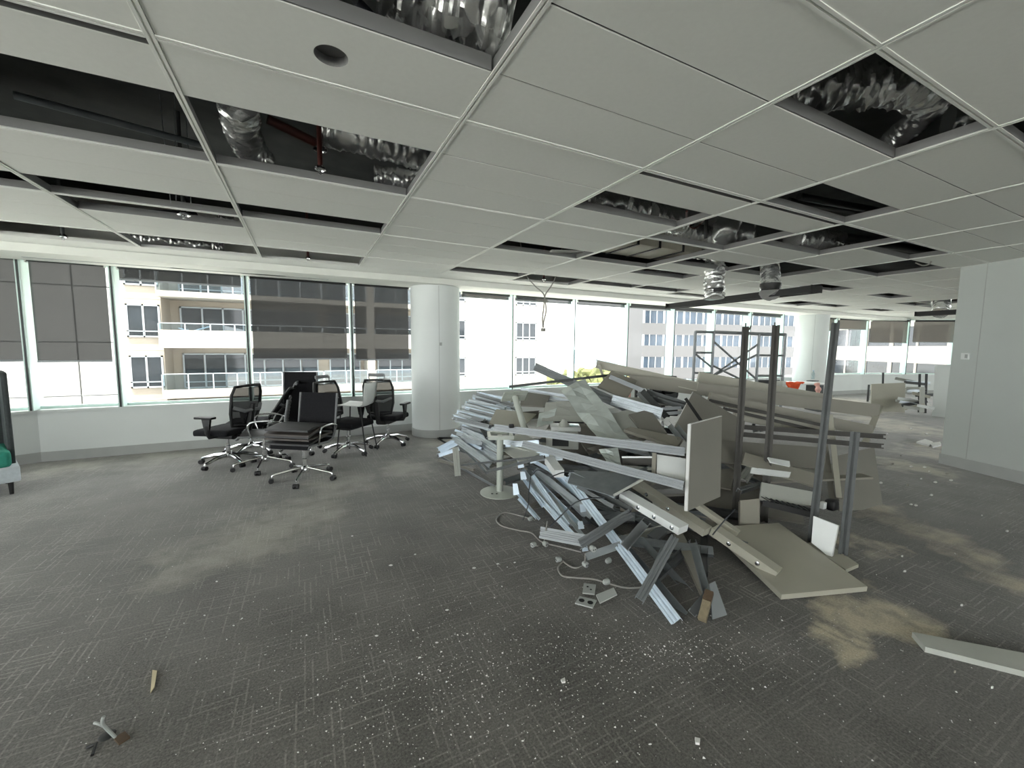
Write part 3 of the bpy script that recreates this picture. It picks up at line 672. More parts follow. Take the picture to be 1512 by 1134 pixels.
sprinkler(272, 318, 2.70, 'frosted sprinkler head hanging in the narrow slot', 0.4, 0.05, 'greyalu')
sprinkler(803, 413, 2.73, 'sprinkler head between the two strands of the hanging wire', 0.3)
sprinkler(473, 222, 2.93, 'ring of the upper pipe clamp over the long opening', 0.3, 0.045)
for k, (a, b, r, m_, lb) in enumerate(((G(395, 176, 3.05), G(473, 214, 3.0), 0.03, 'red', 'dark red sprinkler pipe slanting across the long opening'), (G(20, 140, 3.2), G(300, 215, 3.2), 0.025, 'galvd', 'dull pipe crossing the leftmost dark opening'),
        (G(525, 0, 3.1), G(560, 35, 3.1), 0.02, 'galvd', 'thin pipe in the opening at the top of the photo'), (G(60, 305, 2.86), G(290, 318, 2.86), 0.03, 'black', 'black pipe lying over the narrow slot at left'),
        (G(1180, 290, 2.9), G(1300, 312, 2.9), 0.03, 'black', 'black conduit in the cable filled opening'), (G(1165, 296, 2.95), G(1290, 318, 2.95), 0.025, 'black', 'second black conduit in the cable filled opening'),
        (G(1245, 350, 2.9), G(1375, 372, 2.9), 0.05, 'black', 'black pipe over the opening above the partition wall'), (G(395, 345, 2.84), G(470, 350, 2.84), 0.02, 'white', 'white tube visible in the slot right of the second rail'),
        (G(1043, 322, 2.9), G(1042, 352, 2.72), 0.018, 'black', 'black drop rod in front of the hanging ducts'))):
    tag(MB().cyl(a, b, r, 10).build('pipe', m_, centre=True), lb, 'pipe')
for k, (x, y) in enumerate(((322, 322), (352, 322), (330, 318))):
    p = G(x-70, y-22, 2.72); tag(MB().tube([p, p+Vector((0.03*(k-1), 0.02, 0.84))], 0.003, 5).build('hanger_wire', 'alu', centre=True), ('left', 'right', 'middle')[k]+' thin ceiling hanger wire beside the frosted sprinkler', 'wire', 'hanger wires beside the frosted sprinkler')
def curve_pts(pts, sub=8):
    pts = [Vector(p) for p in pts]; out = []; m = len(pts)
    for i in range(m-1):
        p0, p1, p2, p3 = pts[max(i-1, 0)], pts[i], pts[i+1], pts[min(i+2, m-1)]
        for k in range(sub):
            t = k/sub; out.append(0.5*((2*p1)+(p2-p0)*t+(2*p0-5*p1+4*p2-p3)*t*t+(3*p1-p0-3*p2+p3)*t**3))
    return out+[pts[-1]]
p_ = lambda x, y, D=6.75: P(x, y, D)
hw = empty('hanging_wire', p_(803, 440), 0, 'looped grey wire with a plug dangling from the opening near the column', 'wire'); c_ = hw.location.copy()
for l in ([(764, 330), (776, 400), (788, 420), (803, 435), (803, 452), (801, 470), (802, 484)], [(836, 330), (823, 400), (814, 422), (805, 436), (806, 452), (806, 462), (803, 474), (802, 484)]):
    MB().tube(curve_pts([p_(*q)-c_ for q in l]), 0.010, 6).build('strand', 'cable', hw)
MB().bevbox(p_(802, 487)-c_, (0.06, 0.06, 0.05), 0.012).build('plug', 'cable', hw)
tag(MB().tube(curve_pts([G(1014, 312, 2.75), P(1015, 331, 4.3), P(1026, 337, 4.3), P(1037, 328, 4.3), G(1044, 316, 2.75)]), 0.009, 6).build('red_wire', 'red', centre=True), 'dark red wire looping out of the ceiling opening', 'wire')
tag(MB().tube(curve_pts([G(1352, 388, 2.72), G(1362, 392, 2.69), G(1372, 390, 2.68), G(1376, 384, 2.72)]), 0.008, 6).build('loose_wire', 'cable', centre=True), 'thin wire loop sagging beside the partition wall ceiling', 'wire')
# a tile left lying askew on the grid
q = [G(815, 371, 2.745), G(862, 372, 2.80), G(856, 380, 2.80), G(806, 376, 2.745)]
tag(MB().slab(q, 0.02, (0, 0, 1)).build('loose_tile', 'tile', centre=True), 'ceiling tile left askew on the grid beside the beige casing', 'ceiling tile')

# ------------------------------------------------------------------ OFFICE CHAIRS
def star(e, r=0.33, mtl='chrome', seat_z=0.42, a0=0.3, thin=False):
    for k in range(5):
        a = a0+2*math.pi*k/5; d = Vector((math.cos(a), math.sin(a), 0))
        if thin: l = MB().tube([d*0.02+Vector((0, 0, 0.145)), d*r*0.9+Vector((0, 0, 0.095)), d*r+Vector((0, 0, 0.085)), d*(r+0.004)+Vector((0, 0, 0.045))], [0.014, 0.012, 0.012, 0.010], 8)
        else: l = MB().tube([d*0.02+Vector((0, 0, 0.115)), d*r*0.5+Vector((0, 0, 0.115)), d*r+Vector((0, 0, 0.072)), d*(r+0.012)+Vector((0, 0, 0.055))], [0.030, 0.024, 0.018, 0.012], 8)
        lg = l.build('leg', mtl, e)
        s_ = Vector((-d.y, d.x, 0)); c = MB()
        for o_ in (-0.018, 0.018): c.cyl(d*(r+0.012)+s_*(o_-0.011)+Vector((0, 0, 0.029)), d*(r+0.012)+s_*(o_+0.011)+Vector((0, 0, 0.029)), 0.028, 12)
        c.cyl(d*(r+0.012)+s_*-0.01+Vector((0, 0, 0.034)), d*(r+0.012)+s_*0.01+Vector((0, 0, 0.034)), 0.02, 8)
        c.build('caster', 'black', lg)
    MB().lathe((0, 0, 0.085), [(0.045, 0), (0.05, 0.03), (0.035, 0.075), (0.028, 0.08), (0.028, 0.16), (0.02, 0.165), (0.02, seat_z-0.10)], 16).build('gas_column', mtl if thin else 'chrome', e)
def task_chair(name, label, loc, rz, recline=0.18, arms=True, headrest=False, a0=0.3):
    e = empty(name, loc, rz, label, 'chair', 'office chairs by the windows')
    star(e, a0=a0)
    MB().bevbox((0, -0.02, 0.385), (0.24, 0.30, 0.06), 0.02).build('mechanism', 'black', e)
    s = MB().bevbox((0, 0.03, 0.455), (0.50, 0.50, 0.085), 0.04, None, 3)
    for i, v in enumerate(s.v):
        if v.y > 0.18: v.z -= (v.y-0.18)**2*1.6
    s.build('seat', 'fabric', e)
    R_ = Matrix.Rotation(recline, 3, 'X'); o = Vector((0, -0.24, 0.50)); w, h = 0.24, 0.56
    pts = [(-w*0.80, 0.05), (-w, 0.22), (-w*1.02, h-0.10), (-w*0.86, h), (0, h+0.015), (w*0.86, h), (w*1.02, h-0.10), (w, 0.22), (w*0.80, 0.05), (0, 0.02)]
    def bp(x, z): return o+R_ @ Vector((x, -0.05*(1-(x/w)**2)*1.0+0.02-0.03*math.sin(z/h*3.0), z))
    MB().tube([bp(*p) for p in pts], 0.019, 8, closed=True).build('back_frame', 'black', e)
    ms = MB(); nx, nz = 8, 8; vs = []
    for k in range(nz+1):
        z = 0.04+(h-0.05)*k/nz; hw_ = w*(0.80+0.2*min(1, z/0.22)) if z < 0.45 else w*(1.0-0.14*(z-0.45)/0.11)
        for i in range(nx+1): vs.append(bp(-hw_+2*hw_*i/nx, z)+Vector((0, 0.004, 0)))
    ms.add(vs, [(k*(nx+1)+i, k*(nx+1)+i+1, (k+1)*(nx+1)+i+1, (k+1)*(nx+1)+i) for k in range(nz) for i in range(nx)], True); ms.build('back_mesh', 'meshback', e)
    MB().tube([Vector((0, -0.08, 0.36)), Vector((0, -0.30, 0.40)), bp(0, 0.10)+Vector((0, -0.05, 0)), bp(0, 0.34)+Vector((0, -0.045, 0))], [0.035, 0.035, 0.04, 0.03], 8).build('spine', 'black', e)
    MB().tube([bp(-w*0.95, 0.30)+Vector((0, -0.01, 0)), bp(-w*0.5, 0.25)+Vector((0, -0.06, 0)), bp(0, 0.26)+Vector((0, -0.05, 0)), bp(w*0.5, 0.25)+Vector((0, -0.06, 0)), bp(w*0.95, 0.30)+Vector((0, -0.01, 0))], 0.022, 8).build('lumbar_support', 'grey', e)
    if arms:
        for sx in (-1, 1):
            a = MB(); a.tube([(sx*0.16, 0.0, 0.40), (sx*0.27, 0.0, 0.41), (sx*0.30, 0.0, 0.47), (sx*0.30, 0.0, 0.56)], [0.022, 0.024, 0.028, 0.03], 8)
            a.add([(sx*0.30+dx, dy, z) for z, ww in ((0.52, 0.035), (0.65, 0.06)) for dx, dy in ((-0.014, -ww), (0.014, -ww), (0.014, ww), (-0.014, ww))], [(0, 1, 2, 3), (7, 6, 5, 4), (0, 4, 5, 1), (1, 5, 6, 2), (2, 6, 7, 3), (3, 7, 4, 0)])
            ar = a.build('armrest', 'black', e); MB().bevbox((sx*0.30, 0.02, 0.665), (0.085, 0.25, 0.032), 0.014).build('arm_pad', 'black', ar)
    if headrest:
        MB().tube([bp(-0.12, h), bp(-0.13, h+0.08), bp(0.13, h+0.08), bp(0.12, h)], 0.011, 6).build('headrest_frame', 'grey', e)
        MB().bevbox(bp(0, h+0.09), (0.26, 0.03, 0.05), 0.012).build('headrest', 'grey', e)
    return e
def meeting_chair(name, label, loc, rz, mtl, back_h=0.46, arms=True, a0=0.2, recl=0.16):
    e = empty(name, loc, rz, label, 'chair', 'office chairs by the windows')
    star(e, 0.34, 'chrome', 0.44, a0, True)
    MB().box((0, 0, 0.425), (0.42, 0.05, 0.02)).build('seat_bracket', 'chrome', e)
    prof_ = [(0.27, 0.43), (0.24, 0.465), (0.10, 0.455), (-0.10, 0.44), (-0.19, 0.455), (-0.24, 0.52)]+[(-0.25-recl*(k/4)*back_h, 0.56+back_h*k/4) for k in range(5)]
    vs = []; n = len(prof_); 
    for sx in (-0.235, 0.235): vs += [Vector((sx, y, z)) for y, z in prof_]
    ups = []
    for i in range(n):
        a, b = prof_[max(i-1, 0)], prof_[min(i+1, n-1)]; t = Vector((0, b[0]-a[0], b[1]-a[1])).normalized(); ups.append(Vector((0, -t.z, t.y))*0.016)
    vs2 = [vs[i]+ups[i % n] for i in range(2*n)]
    al = vs+vs2; f = []
    for i in range(n-1):
        f += [(i, i+1, n+i+1, n+i), (2*n+i, 3*n+i, 3*n+i+1, 2*n+i+1), (i, 2*n+i, 2*n+i+1, i+1), (n+i, n+i+1, 3*n+i+1, 3*n+i)]
    f += [(0, n, 3*n, 2*n), (n-1, 3*n-1, 4*n-1, 2*n-1)] if False else []
    MB().add(al, f, True).build('sling', mtl, e)
    for sx in (-0.245, 0.245): MB().tube([Vector((sx, y, z)) for y, z in prof_], 0.013, 8).build('side_rail', 'grey', e)
    r_ = MB()
    for i in range(n-1):
        for t in (0.25, 0.75):
            p = Vector((0, prof_[i][0]+(prof_[i+1][0]-prof_[i][0])*t, prof_[i][1]+(prof_[i+1][1]-prof_[i][1])*t))-ups[i]*-1.1
            r_.tube([p+Vector((-0.22, 0, 0)), p+Vector((0.22, 0, 0))], 0.006, 5)
    r_.build('rib', mtl, e)
    if arms:
        for sx in (-1, 1): MB().tube(curve_pts([(sx*0.25, 0.10, 0.45), (sx*0.29, 0.13, 0.55), (sx*0.30, 0.10, 0.645), (sx*0.30, -0.08, 0.655), (sx*0.28, -0.22, 0.62), (sx*0.25, -0.26, 0.56)], 4), 0.012, 8).build('arm_loop', 'chrome', e)
    return e
IMR = math.atan2(_R.y, _R.x)            # heading of the picture's right in the floor plan
def face(deg): return IMR-math.pi/2+math.radians(deg)   # 0: faces picture right, 90: faces away, 180: left, 270: towards us
task_chair('office_chair', 'black mesh office chair at the far left of the group, facing the left windows', G(338, 684), face(172), a0=0.55)
task_chair('office_chair', 'tilted black chair with grey lumbar bow behind the leftmost office chair', G(372, 668), face(200), 0.62, False, True)
meeting_chair('meeting_chair', 'ribbed grey sling chair with chrome base between two black chairs', G(392, 690), face(205), 'leather', 0.34, True, 0.5)
mc = meeting_chair('meeting_chair', 'front black sling chair carrying a stack of loose brown seat pads', G(451, 707), face(262), 'fabric', 0.44, True, 0.65)
meeting_chair('meeting_chair', 'tall black high back chair standing behind the front chair', G(436, 668), face(275), 'fabric', 0.62, False, 0.1, 0.06)
task_chair('office_chair', 'black mesh chair with curved loop back left of the white shell chair', G(515, 668), face(-18), 0.30, True, True, 0.1)
task_chair('office_chair', 'black mesh office chair at the right of the group, back towards us', G(573, 655), face(80), 0.12, True, True, 0.9)
base_ = G(451, 707); fr = Matrix.Rotation(face(262), 3, 'Z')
for k in range(5):
    e = MB(); vs = []; nx = 10; w = 0.29; d0 = 0.25; th = 0.02
    for i in range(nx+1):
        t = i/nx; y = -0.16+t*0.46; z = 0.485+k*0.034+0.022*math.sin(t*3.1)*(1+0.3*k)+0.012*math.sin(k*2.1+t*5)
        for sx in (-1, 1): vs.append(fr @ Vector((sx*w*(0.92+0.04*math.sin(k*3)), y, z)))
    vs = vs+[v+Vector((0, 0, th)) for v in vs]; m_ = 2*(nx+1); f = []
    for i in range(nx):
        a = 2*i; f += [(a, a+1, a+3, a+2), (m_+a, m_+a+2, m_+a+3, m_+a+1), (a, a+2, m_+a+2, m_+a), (a+1, m_+a+1, m_+a+3, a+3)]
    f += [(0, m_, m_+1, 1), (m_-2, m_-1, 2*m_-1, 2*m_-2)]
    o = e.add(vs, f).build('seat_pad', 'brown' if k % 2 else 'leather', centre=True); o.location += base_+Vector((0, 0, 0))
    tag(o, ('lowest', 'second lowest', 'middle', 'second highest', 'topmost')[k]+' loose seat pad stacked on the front black chair', 'seat pad', 'seat pads stacked on the front chair')
# white shell chair on thin black legs
sc_ = empty('shell_stool', G(528, 668), face(176), 'white plastic shell stool on tall thin black legs between the office chairs', 'stool')
pr = [(0.24, 0.69), (0.20, 0.715), (0.0, 0.705), (-0.14, 0.70), (-0.19, 0.72), (-0.215, 0.80), (-0.225, 0.92), (-0.24, 1.04)]
vs = []
for y, z in pr:
    for q_ in (-1, -0.5, 0, 0.5, 1): vs.append(Vector((q_*0.22, y, z+0.02*q_*q_)))
mb = MB(); f = [(5*i+k, 5*i+k+1, 5*i+k+6, 5*i+k+5) for i in range(len(pr)-1) for k in range(4)]
mb.add(vs, f, True); sh = mb.build('shell', 'white', sc_); so_ = sh.modifiers.new('solid', 'SOLIDIFY'); so_.thickness = 0.012
for sx in (-1, 1):
    for yy, y2 in ((0.16, 0.22), (-0.12, -0.22)): MB().tube([(sx*0.14, yy, 0.70), (sx*0.20, y2, 0.0)], 0.010, 8).build('leg', 'black', sc_)

# booth sofa at the left edge
sf = empty('booth_sofa', (-2.86, 6.33, 0), math.radians(27), 'high backed charcoal booth sofa with teal seat cut by the left edge', 'sofa')
MB().bevbox((-0.9, 0.40, 0.73), (1.8, 0.12, 1.10), 0.03).build('back_panel', 'sofadark', sf)
MB().bevbox((-0.02, 0.12, 0.73), (0.05, 0.50, 1.10), 0.02).build('side_panel', 'sofadark', sf)
MB().bevbox((-0.9, 0.02, 0.385), (1.74, 0.64, 0.17), 0.045, None, 3).build('seat_cushion', 'teal', sf)
MB().bevbox((-0.88, 0.04, 0.22), (1.80, 0.66, 0.17), 0.02).build('plinth', 'sofagrey', sf)
for x, y in ((-0.05, -0.22), (-0.05, 0.32), (-1.7, -0.22), (-1.7, 0.32)): MB().tube([(x, y, 0.14), (x, y, 0)], [0.022, 0.016], 10).build('leg', 'black', sf)
#--PART3--
# ------------------------------------------------------------------ THE DEMOLITION PILE
YFRONT = [(640, 668), (672, 703), (700, 718), (735, 745), (780, 792), (830, 812), (870, 832), (940, 882), (990, 922), (1060, 915), (1110, 890), (1155, 878), (1280, 866), (1290, 790), (1330, 760)]
DBACK = [(640, 6.5), (760, 6.3), (850, 6.0), (950, 5.7), (1050, 5.4), (1150, 5.2), (1300, 5.3)]
ORD = ('topmost', 'second', 'third', 'fourth', 'fifth', 'sixth', 'seventh', 'eighth', 'ninth', 'tenth', 'eleventh', 'twelfth', 'thirteenth', 'fourteenth', 'fifteenth', 'sixteenth', 'seventeenth', 'eighteenth', 'nineteenth', 'twentieth', 'twenty-first', 'twenty-second', 'twenty-third', 'lowest')
def DM(x, y):
    yf = lerp_tab(YFRONT, x); df = depth(G(x, yf)); db = lerp_tab(DBACK, x)
    t = max(0.0, min(1.0, (yf-y)/(yf-545.0))); return df+(db-df)*t**1.25
def Q(x, y, o=0.0):
    p = P(x, y, DM(x, y)+o)
    if p.z < 0.012: p = G(x, y, 0.012)
    return p
def poly(kind, w, h, t=0.003):
    a = w/2
    if kind == 'U': return [(-a, 0), (a, 0), (a, h), (a-t, h), (a-t, t), (-a+t, t), (-a+t, h), (-a, h)]
    if kind == 'N': return [(-a, h), (-a, 0), (-a+t, 0), (-a+t, h-t), (a-t, h-t), (a-t, 0), (a, 0), (a, h)]
    if kind == 'L': return [(-a, 0), (a, 0), (a, t), (-a+t, t), (-a+t, h), (-a, h)]
    if kind == 'box': return [(-a, 0), (a, 0), (a, h), (-a, h)]
    if kind == 'rib':   # stud face with two pressed grooves, lips underneath
        g = h*0.16
        return [(-a, h), (-a, 0), (-a+t, 0), (-a+t, h-t-g), (a-t, h-t-g), (a-t, 0), (a, 0), (a, h), (a*0.55, h), (a*0.48, h-g), (a*0.22, h-g), (a*0.15, h), (-a*0.15, h), (-a*0.22, h-g), (-a*0.48, h-g), (-a*0.55, h)]
    if kind == 'hat':   # top hat batten
        return [(-a, 0), (-a*0.6, 0), (-a*0.35, h), (a*0.35, h), (a*0.6, 0), (a, 0), (a, t), (a*0.6+t, t), (a*0.35+t, h+t), (-a*0.35-t, h+t), (-a*0.6-t, t), (-a, t)]
    if kind == 'post':  # extruded post, deep slots in each face
        s, d = w*0.15, h*0.36
        return [(-a, 0), (-s, 0), (-s, d), (s, d), (s, 0), (a, 0), (a, h/2-s), (a-d*0.6, h/2-s), (a-d*0.6, h/2+s), (a, h/2+s), (a, h), (s, h), (s, h-d), (-s, h-d), (-s, h), (-a, h), (-a, h/2+s), (-a+d*0.6, h/2+s), (-a+d*0.6, h/2-s), (-a, h/2-s)]
TOCAM = lambda p: (CAMP-Vector(p)).normalized()
def beam(name, label, cat, kind, w, h, m, a, b, group=None, up=None, t=0.003, bolts=None):
    a, b = Vector(a), Vector(b); c = (a+b)/2
    if up is None: up = (TOCAM(c)+Vector((0, 0, 0.9))).normalized()
    elif up == 'z': up = Vector((0, 0, 1))
    elif up == 'cam': up = TOCAM(c)
    d, s, u = frame_from(b-a, up); L = (b-a).length
    pts = [(x, y-h) for x, y in poly(kind, w, h, t)]
    mb = MB(); n = len(pts)
    vs = [Vector((-L/2, p[0], p[1])) for p in pts]+[Vector((L/2, p[0], p[1])) for p in pts]
    mb.add(vs, [(i, (i+1) % n, n+(i+1) % n, n+i) for i in range(n)]+[tuple(range(n-1, -1, -1)), tuple(range(n, 2*n))])
    o = mb.build(name, m); o.matrix_world = Matrix(((d.x, s.x, u.x, c.x), (d.y, s.y, u.y, c.y), (d.z, s.z, u.z, c.z), (0, 0, 0, 1)))
    tag(o, label, cat, group)
    for (f, sd, up_) in (bolts or []):   # bolt heads on the near side face
        ax_ = Matrix.Rotation(math.pi/2, 3, 'X') if sd < 0 else Matrix.Rotation(-math.pi/2, 3, 'X')
        MB().lathe((-L/2+L*f, sd*w/2, -h*up_), [(0.016, 0), (0.016, 0.004), (0.009, 0.006), (0.008, 0.012)], 12, ax_).build('bolt', 'chrome', o)
    return o
def B(name, label, cat, kind, w, h, m, x1, y1, x2, y2, o1=0.0, o2=0.0, group=None, up=None, t=0.003, bolts=None):
    return beam(name, label, cat, kind, w, h, m, Q(x1, y1, o1), Q(x2, y2, o2), group, up, t, bolts)
def board(name, label, m, pts, th=0.018, group=None, cat='board', edge=None, holes=()):
    """flat panel through corner points; the last point is moved onto the plane of the others"""
    p = [Vector(v) for v in pts]; n = (p[1]-p[0]).cross(p[3]-p[0]).normalized()
    p[2] = p[2]-n*(p[2]-p[0]).dot(n)
    o = MB().slab(p, th).build(name, m, centre=True)
    tag(o, label, cat, group)
    if edge:
        nn = n if n.dot(p[0]-CAMP) > 0 else -n
        c0 = o.location; e = MB()
        for k in edge:
            a, b = p[k], p[(k+1) % 4]; mid = (p[0]+p[1]+p[2]+p[3])/4; out = ((a+b)/2-mid); out = (out-(b-a).normalized()*out.dot((b-a).normalized())).normalized()*0.0015
            e.add([a+out-c0, b+out-c0, b+out+nn*th-c0, a+out+nn*th-c0], [(0, 1, 2, 3)])
            e.add([a-c0-nn*0.0006, b-c0-nn*0.0006, b-out*3-c0-nn*0.0006, a-out*3-c0-nn*0.0006], [(0, 1, 2, 3)])
        e.build('edge_band', 'edge', o)
    return o
def BQ(name, label, m, px, off=0.0, th=0.018, **k):
    offs = off if isinstance(off, (list, tuple)) else [off]*4
    return board(name, label, m, [Q(x, y, o) for (x, y), o in zip(px, offs)], th, **k)

# --- four standing posts and the fallen frame round them
def post(label, xb, yb, xt, yt, w, m, fork):
    a = G(xb, yb); b = P(xt, yt, depth(a)*0.995)
    o = beam('aluminium_post', label, 'post', 'post', w, w, m, a, b, 'standing aluminium partition posts', up='cam')
    L = (b-a).length
    for k, (dy, dz, ln) in enumerate(fork):
        MB().prof((L/2-0.03, dy, -w*0.5), (L/2+ln, dy+dz, -w*0.5), [(-0.006, -0.004), (0.006, -0.004), (0.006, 0.004), (-0.006, 0.004)]).build('tab', m, o)
    return o
post('bronze aluminium post, leftmost of the four, with forked top', 1085, 766, 1101, 482, 0.058, 'darkalu', ((0.0, 0, 0.035), (-0.03, -0.014, 0.01)))
post('bronze aluminium post, second from left, standing before the scaffold', 1128, 771, 1146, 480, 0.062, 'darkalu', ((0.01, 0, 0.03),))
post('tallest looking grey slotted post, third from left, leaning right', 1198, 801, 1234, 476, 0.056, 'greyalu', ((-0.02, 0, 0.02),))
post('short grey slotted post at the right end of the pile', 1244, 825, 1263, 638, 0.058, 'greyalu', ())
gz = lambda x, y, z: G(x, y, z)
A_, B_, D_ = G(1154, 878, 0.045), G(1281, 866, 0.045), G(1150, 772, 0.10)
C_ = A_+(D_-B_)
board('fallen_board', 'large cream board lying on the carpet in front of the posts', 'cream', [A_, B_, D_, C_], 0.035)
board('fallen_board', 'small cream board under the short grey post', 'cream', [G(1249, 841, 0.03), G(1268, 833, 0.03), G(1215, 797, 0.03), G(1190, 803, 0.03)], 0.025)
s1 = [P(1201, 762, 3.22), P(1238, 776, 3.10), P(1227, 826, 3.08), P(1198, 801, 3.2)]
board('white_offcut', 'small white panel standing between the third and fourth posts', 'white', s1, 0.03, edge=(1,))
MB()
s2 = [P(1093, 739, 3.62), P(1122, 736, 3.60), P(1120, 779, 3.52), P(1092, 789, 3.5)]
board('beige_offcut', 'small beige block standing between the first two posts', 'tan', s2, 0.05)
s3 = [P(1236, 673, 4.25), P(1291, 660, 4.35), P(1290, 745, 4.22), P(1240, 763, 4.02)]
board('fallen_board', 'taupe panel standing on edge behind the short grey post', 'taupe', s3, 0.025)
for k, (a, b, z0, lb) in enumerate((((1060, 628), (1308, 645), 4.2, 'upper dark rail of the pair crossing behind the posts'), ((1080, 640), (1305, 659), 4.15, 'lower dark rail of the pair crossing behind the posts'))):
    beam('dark_rail', lb, 'rail', 'U', 0.05, 0.045, 'darkalu', P(a[0], a[1], z0+0.15), P(b[0], b[1], z0-0.1), 'pair of dark rails', up='cam', t=0.012)
beam('frame_strut', 'cream leg of the overturned frame at the right end of the long beams', 'leg', 'box', 0.06, 0.05, 'cream', P(1300, 598, 5.0), P(1278, 652, 4.55), up='cam')
beam('thin_strut', 'thin beige strut leaning just right of the third post', 'strut', 'box', 0.045, 0.03, 'cream', P(1226, 612, 4.35), P(1239, 735, 3.95), up='cam')
beam('thin_strut', 'second beige strut leaning behind the first, right of the third post', 'strut', 'box', 0.05, 0.03, 'tan', P(1216, 640, 4.5), P(1230, 745, 4.15), up='cam')
# long pale beams along the back of the pile
beam('long_beam', 'long cream channel with its raised tip against the treetops', 'beam', 'U', 0.115, 0.07, 'cream', P(879, 537, 5.7), P(1030, 571, 5.15), up='cam', t=0.012)
beam('short_strut', 'short cream leg under the raised tip of the long channel', 'leg', 'box', 0.035, 0.05, 'cream', P(884, 538, 5.66), P(893, 562, 5.7), up='cam')
beam('long_beam', 'longest cream beam running from behind the tan board to the far right end', 'beam', 'box', 0.155, 0.09, 'tan', P(930, 562, 5.35), P(1299, 607, 4.85), up='cam')
beam('long_beam', 'cream beam with a dark open end in front of the scaffold', 'beam', 'box', 0.15, 0.08, 'cream', P(1032, 557, 5.6), P(1228, 592, 5.3), up='cam')
beam('long_beam', 'lower cream beam crossing behind the four posts', 'beam', 'box', 0.13, 0.08, 'tan', P(1048, 588, 4.85), P(1288, 637, 4.55), up='cam')
beam('long_beam', 'grey cream slat lowest of the long back beams', 'beam', 'box', 0.12, 0.06, 'cream', P(1085, 612, 4.6), P(1232, 640, 4.45), up='cam')
beam('back_slat', 'cream slat under the raised channel, left of the tan board', 'beam', 'box', 0.06, 0.05, 'cream', P(905, 548, 5.85), P(1000, 566, 5.75), up='cam')
beam('dark_strip', 'black edged strip lying on the lower cream beam', 'rail', 'U', 0.035, 0.02, 'darkalu', P(1047, 591, 4.72), P(1215, 628, 4.4), up='cam')
beam('dark_strip', 'second black strip below the lower cream beam', 'rail', 'U', 0.035, 0.02, 'darkalu', P(1068, 603, 4.6), P(1210, 637, 4.35), up='cam')
# panels behind the posts
board('fallen_sheet', 'big taupe board standing behind the upright board', 'taupe', [P(1023, 578, 4.45), P(1100, 622, 4.25), P(1088, 700, 3.95), P(992, 636, 4.15)], 0.022, edge=(3,))
board('fallen_sheet', 'taupe sheet between the first and third posts', 'taupe', [P(1062, 650, 4.05), P(1222, 661, 4.15), P(1216, 693, 3.95), P(1062, 682, 3.85)], 0.02)
board('fallen_sheet', 'long taupe plank slanting behind the middle posts', 'tan', [P(1100, 668, 3.80), P(1212, 702, 3.80), P(1208, 722, 3.7), P(1096, 684, 3.7)], 0.02)
board('fallen_sheet', 'pale cracked board low behind the second and third posts', 'offwhite', [P(1125, 712, 3.72), P(1200, 726, 3.70), P(1198, 746, 3.6), P(1122, 738, 3.6)], 0.02)
board('white_strip', 'bright white offcut seen between the first and second posts', 'white', [P(1110, 690, 3.70), P(1168, 697, 3.70), P(1166, 704, 3.66), P(1108, 698, 3.66)], 0.015)
board('white_strip', 'bright white offcut above the other between the posts', 'white', [P(1134, 675, 3.72), P(1166, 681, 3.72), P(1166, 689, 3.68), P(1138, 682, 3.68)], 0.015)
e = empty('slotted_tray', Q(1160, 752, 0.0), 0, 'black slotted cable tray low behind the posts', 'tray')
ta, tb_ = P(1124, 744, 3.60), P(1198, 762, 3.45); cc = e.location.copy()
MB().prof(ta-cc, tb_-cc, poly('U', 0.09, 0.05, 0.004)).build('channel', 'black', e)
for k in range(9):
    p = ta.lerp(tb_, (k+0.5)/9)-cc; MB().prof(p+Vector((-0.02, -0.05, 0.052)), p+Vector((0.02, 0.05, 0.056)), [(-0.005, 0), (0.005, 0), (0.005, 0.004), (-0.005, 0.004)]).build('slat', 'greyalu', e)
tag(MB().bevbox(P(1228, 745, 3.7), (0.10, 0.09, 0.10), 0.035, None, 3).build('black_block', 'black', centre=True), 'rounded black fitting behind the third post', 'fitting')
tag(MB().bevbox(P(1215, 746, 3.66), (0.05, 0.04, 0.06), 0.006).build('white_block', 'white', centre=True), 'small white block beside the rounded black fitting', 'fitting')
# the big upright board and its neighbours
board('upright_board', 'tall taupe board standing upright in the middle of the pile', 'taupe', [P(1020, 626, 3.30), P(1066, 614, 3.52), P(1062, 733, 3.35), P(1015, 755, 3.12)], 0.028, edge=(0, 3))
board('cabinet_board', 'white cabinet panel between the two long silver channels', 'white', [P(970, 671, 3.50), P(1013, 677, 3.42), P(1011, 711, 3.30), P(970, 699, 3.38)], 0.03)
board('beige_strip', 'beige edge strip left of the white cabinet panel', 'tan', [P(963, 668, 3.50), P(969, 669, 3.48), P(968, 699, 3.38), P(962, 698, 3.40)], 0.02)
# white beams with bolts
beam('bolted_beam', 'white beam with three bolts lying across the front of the pile', 'beam', 'box', 0.115, 0.055, 'white', P(922, 726, 3.35), P(1010, 777, 2.92), up=Vector((0, 0, 1)), bolts=((0.35, -1, 0.5), (0.62, -1, 0.5), (0.9, -1, 0.5)))
beam('bolted_beam', 'cream beam with two holes behind the white bolted beam', 'beam', 'box', 0.10, 0.06, 'cream', P(938, 708, 3.62), P(1046, 780, 3.08), up=Vector((0, 0, 1)), bolts=((0.25, -1, 0.5), (0.55, -1, 0.5)))
beam('bolted_beam', 'cream beam with two chrome bolts resting on the floor board', 'beam', 'box', 0.10, 0.062, 'cream', P(1056, 777, 3.12), P(1152, 842, 2.80), up=Vector((0, 0, 1)), bolts=((0.30, -1, 0.5), (0.74, -1, 0.5)))
beam('bolted_beam', 'narrow cream beam between the bolted beams and the upright board', 'beam', 'box', 0.06, 0.04, 'cream', P(1030, 742, 3.35), P(1092, 785, 3.15), up=Vector((0, 0, 1)))
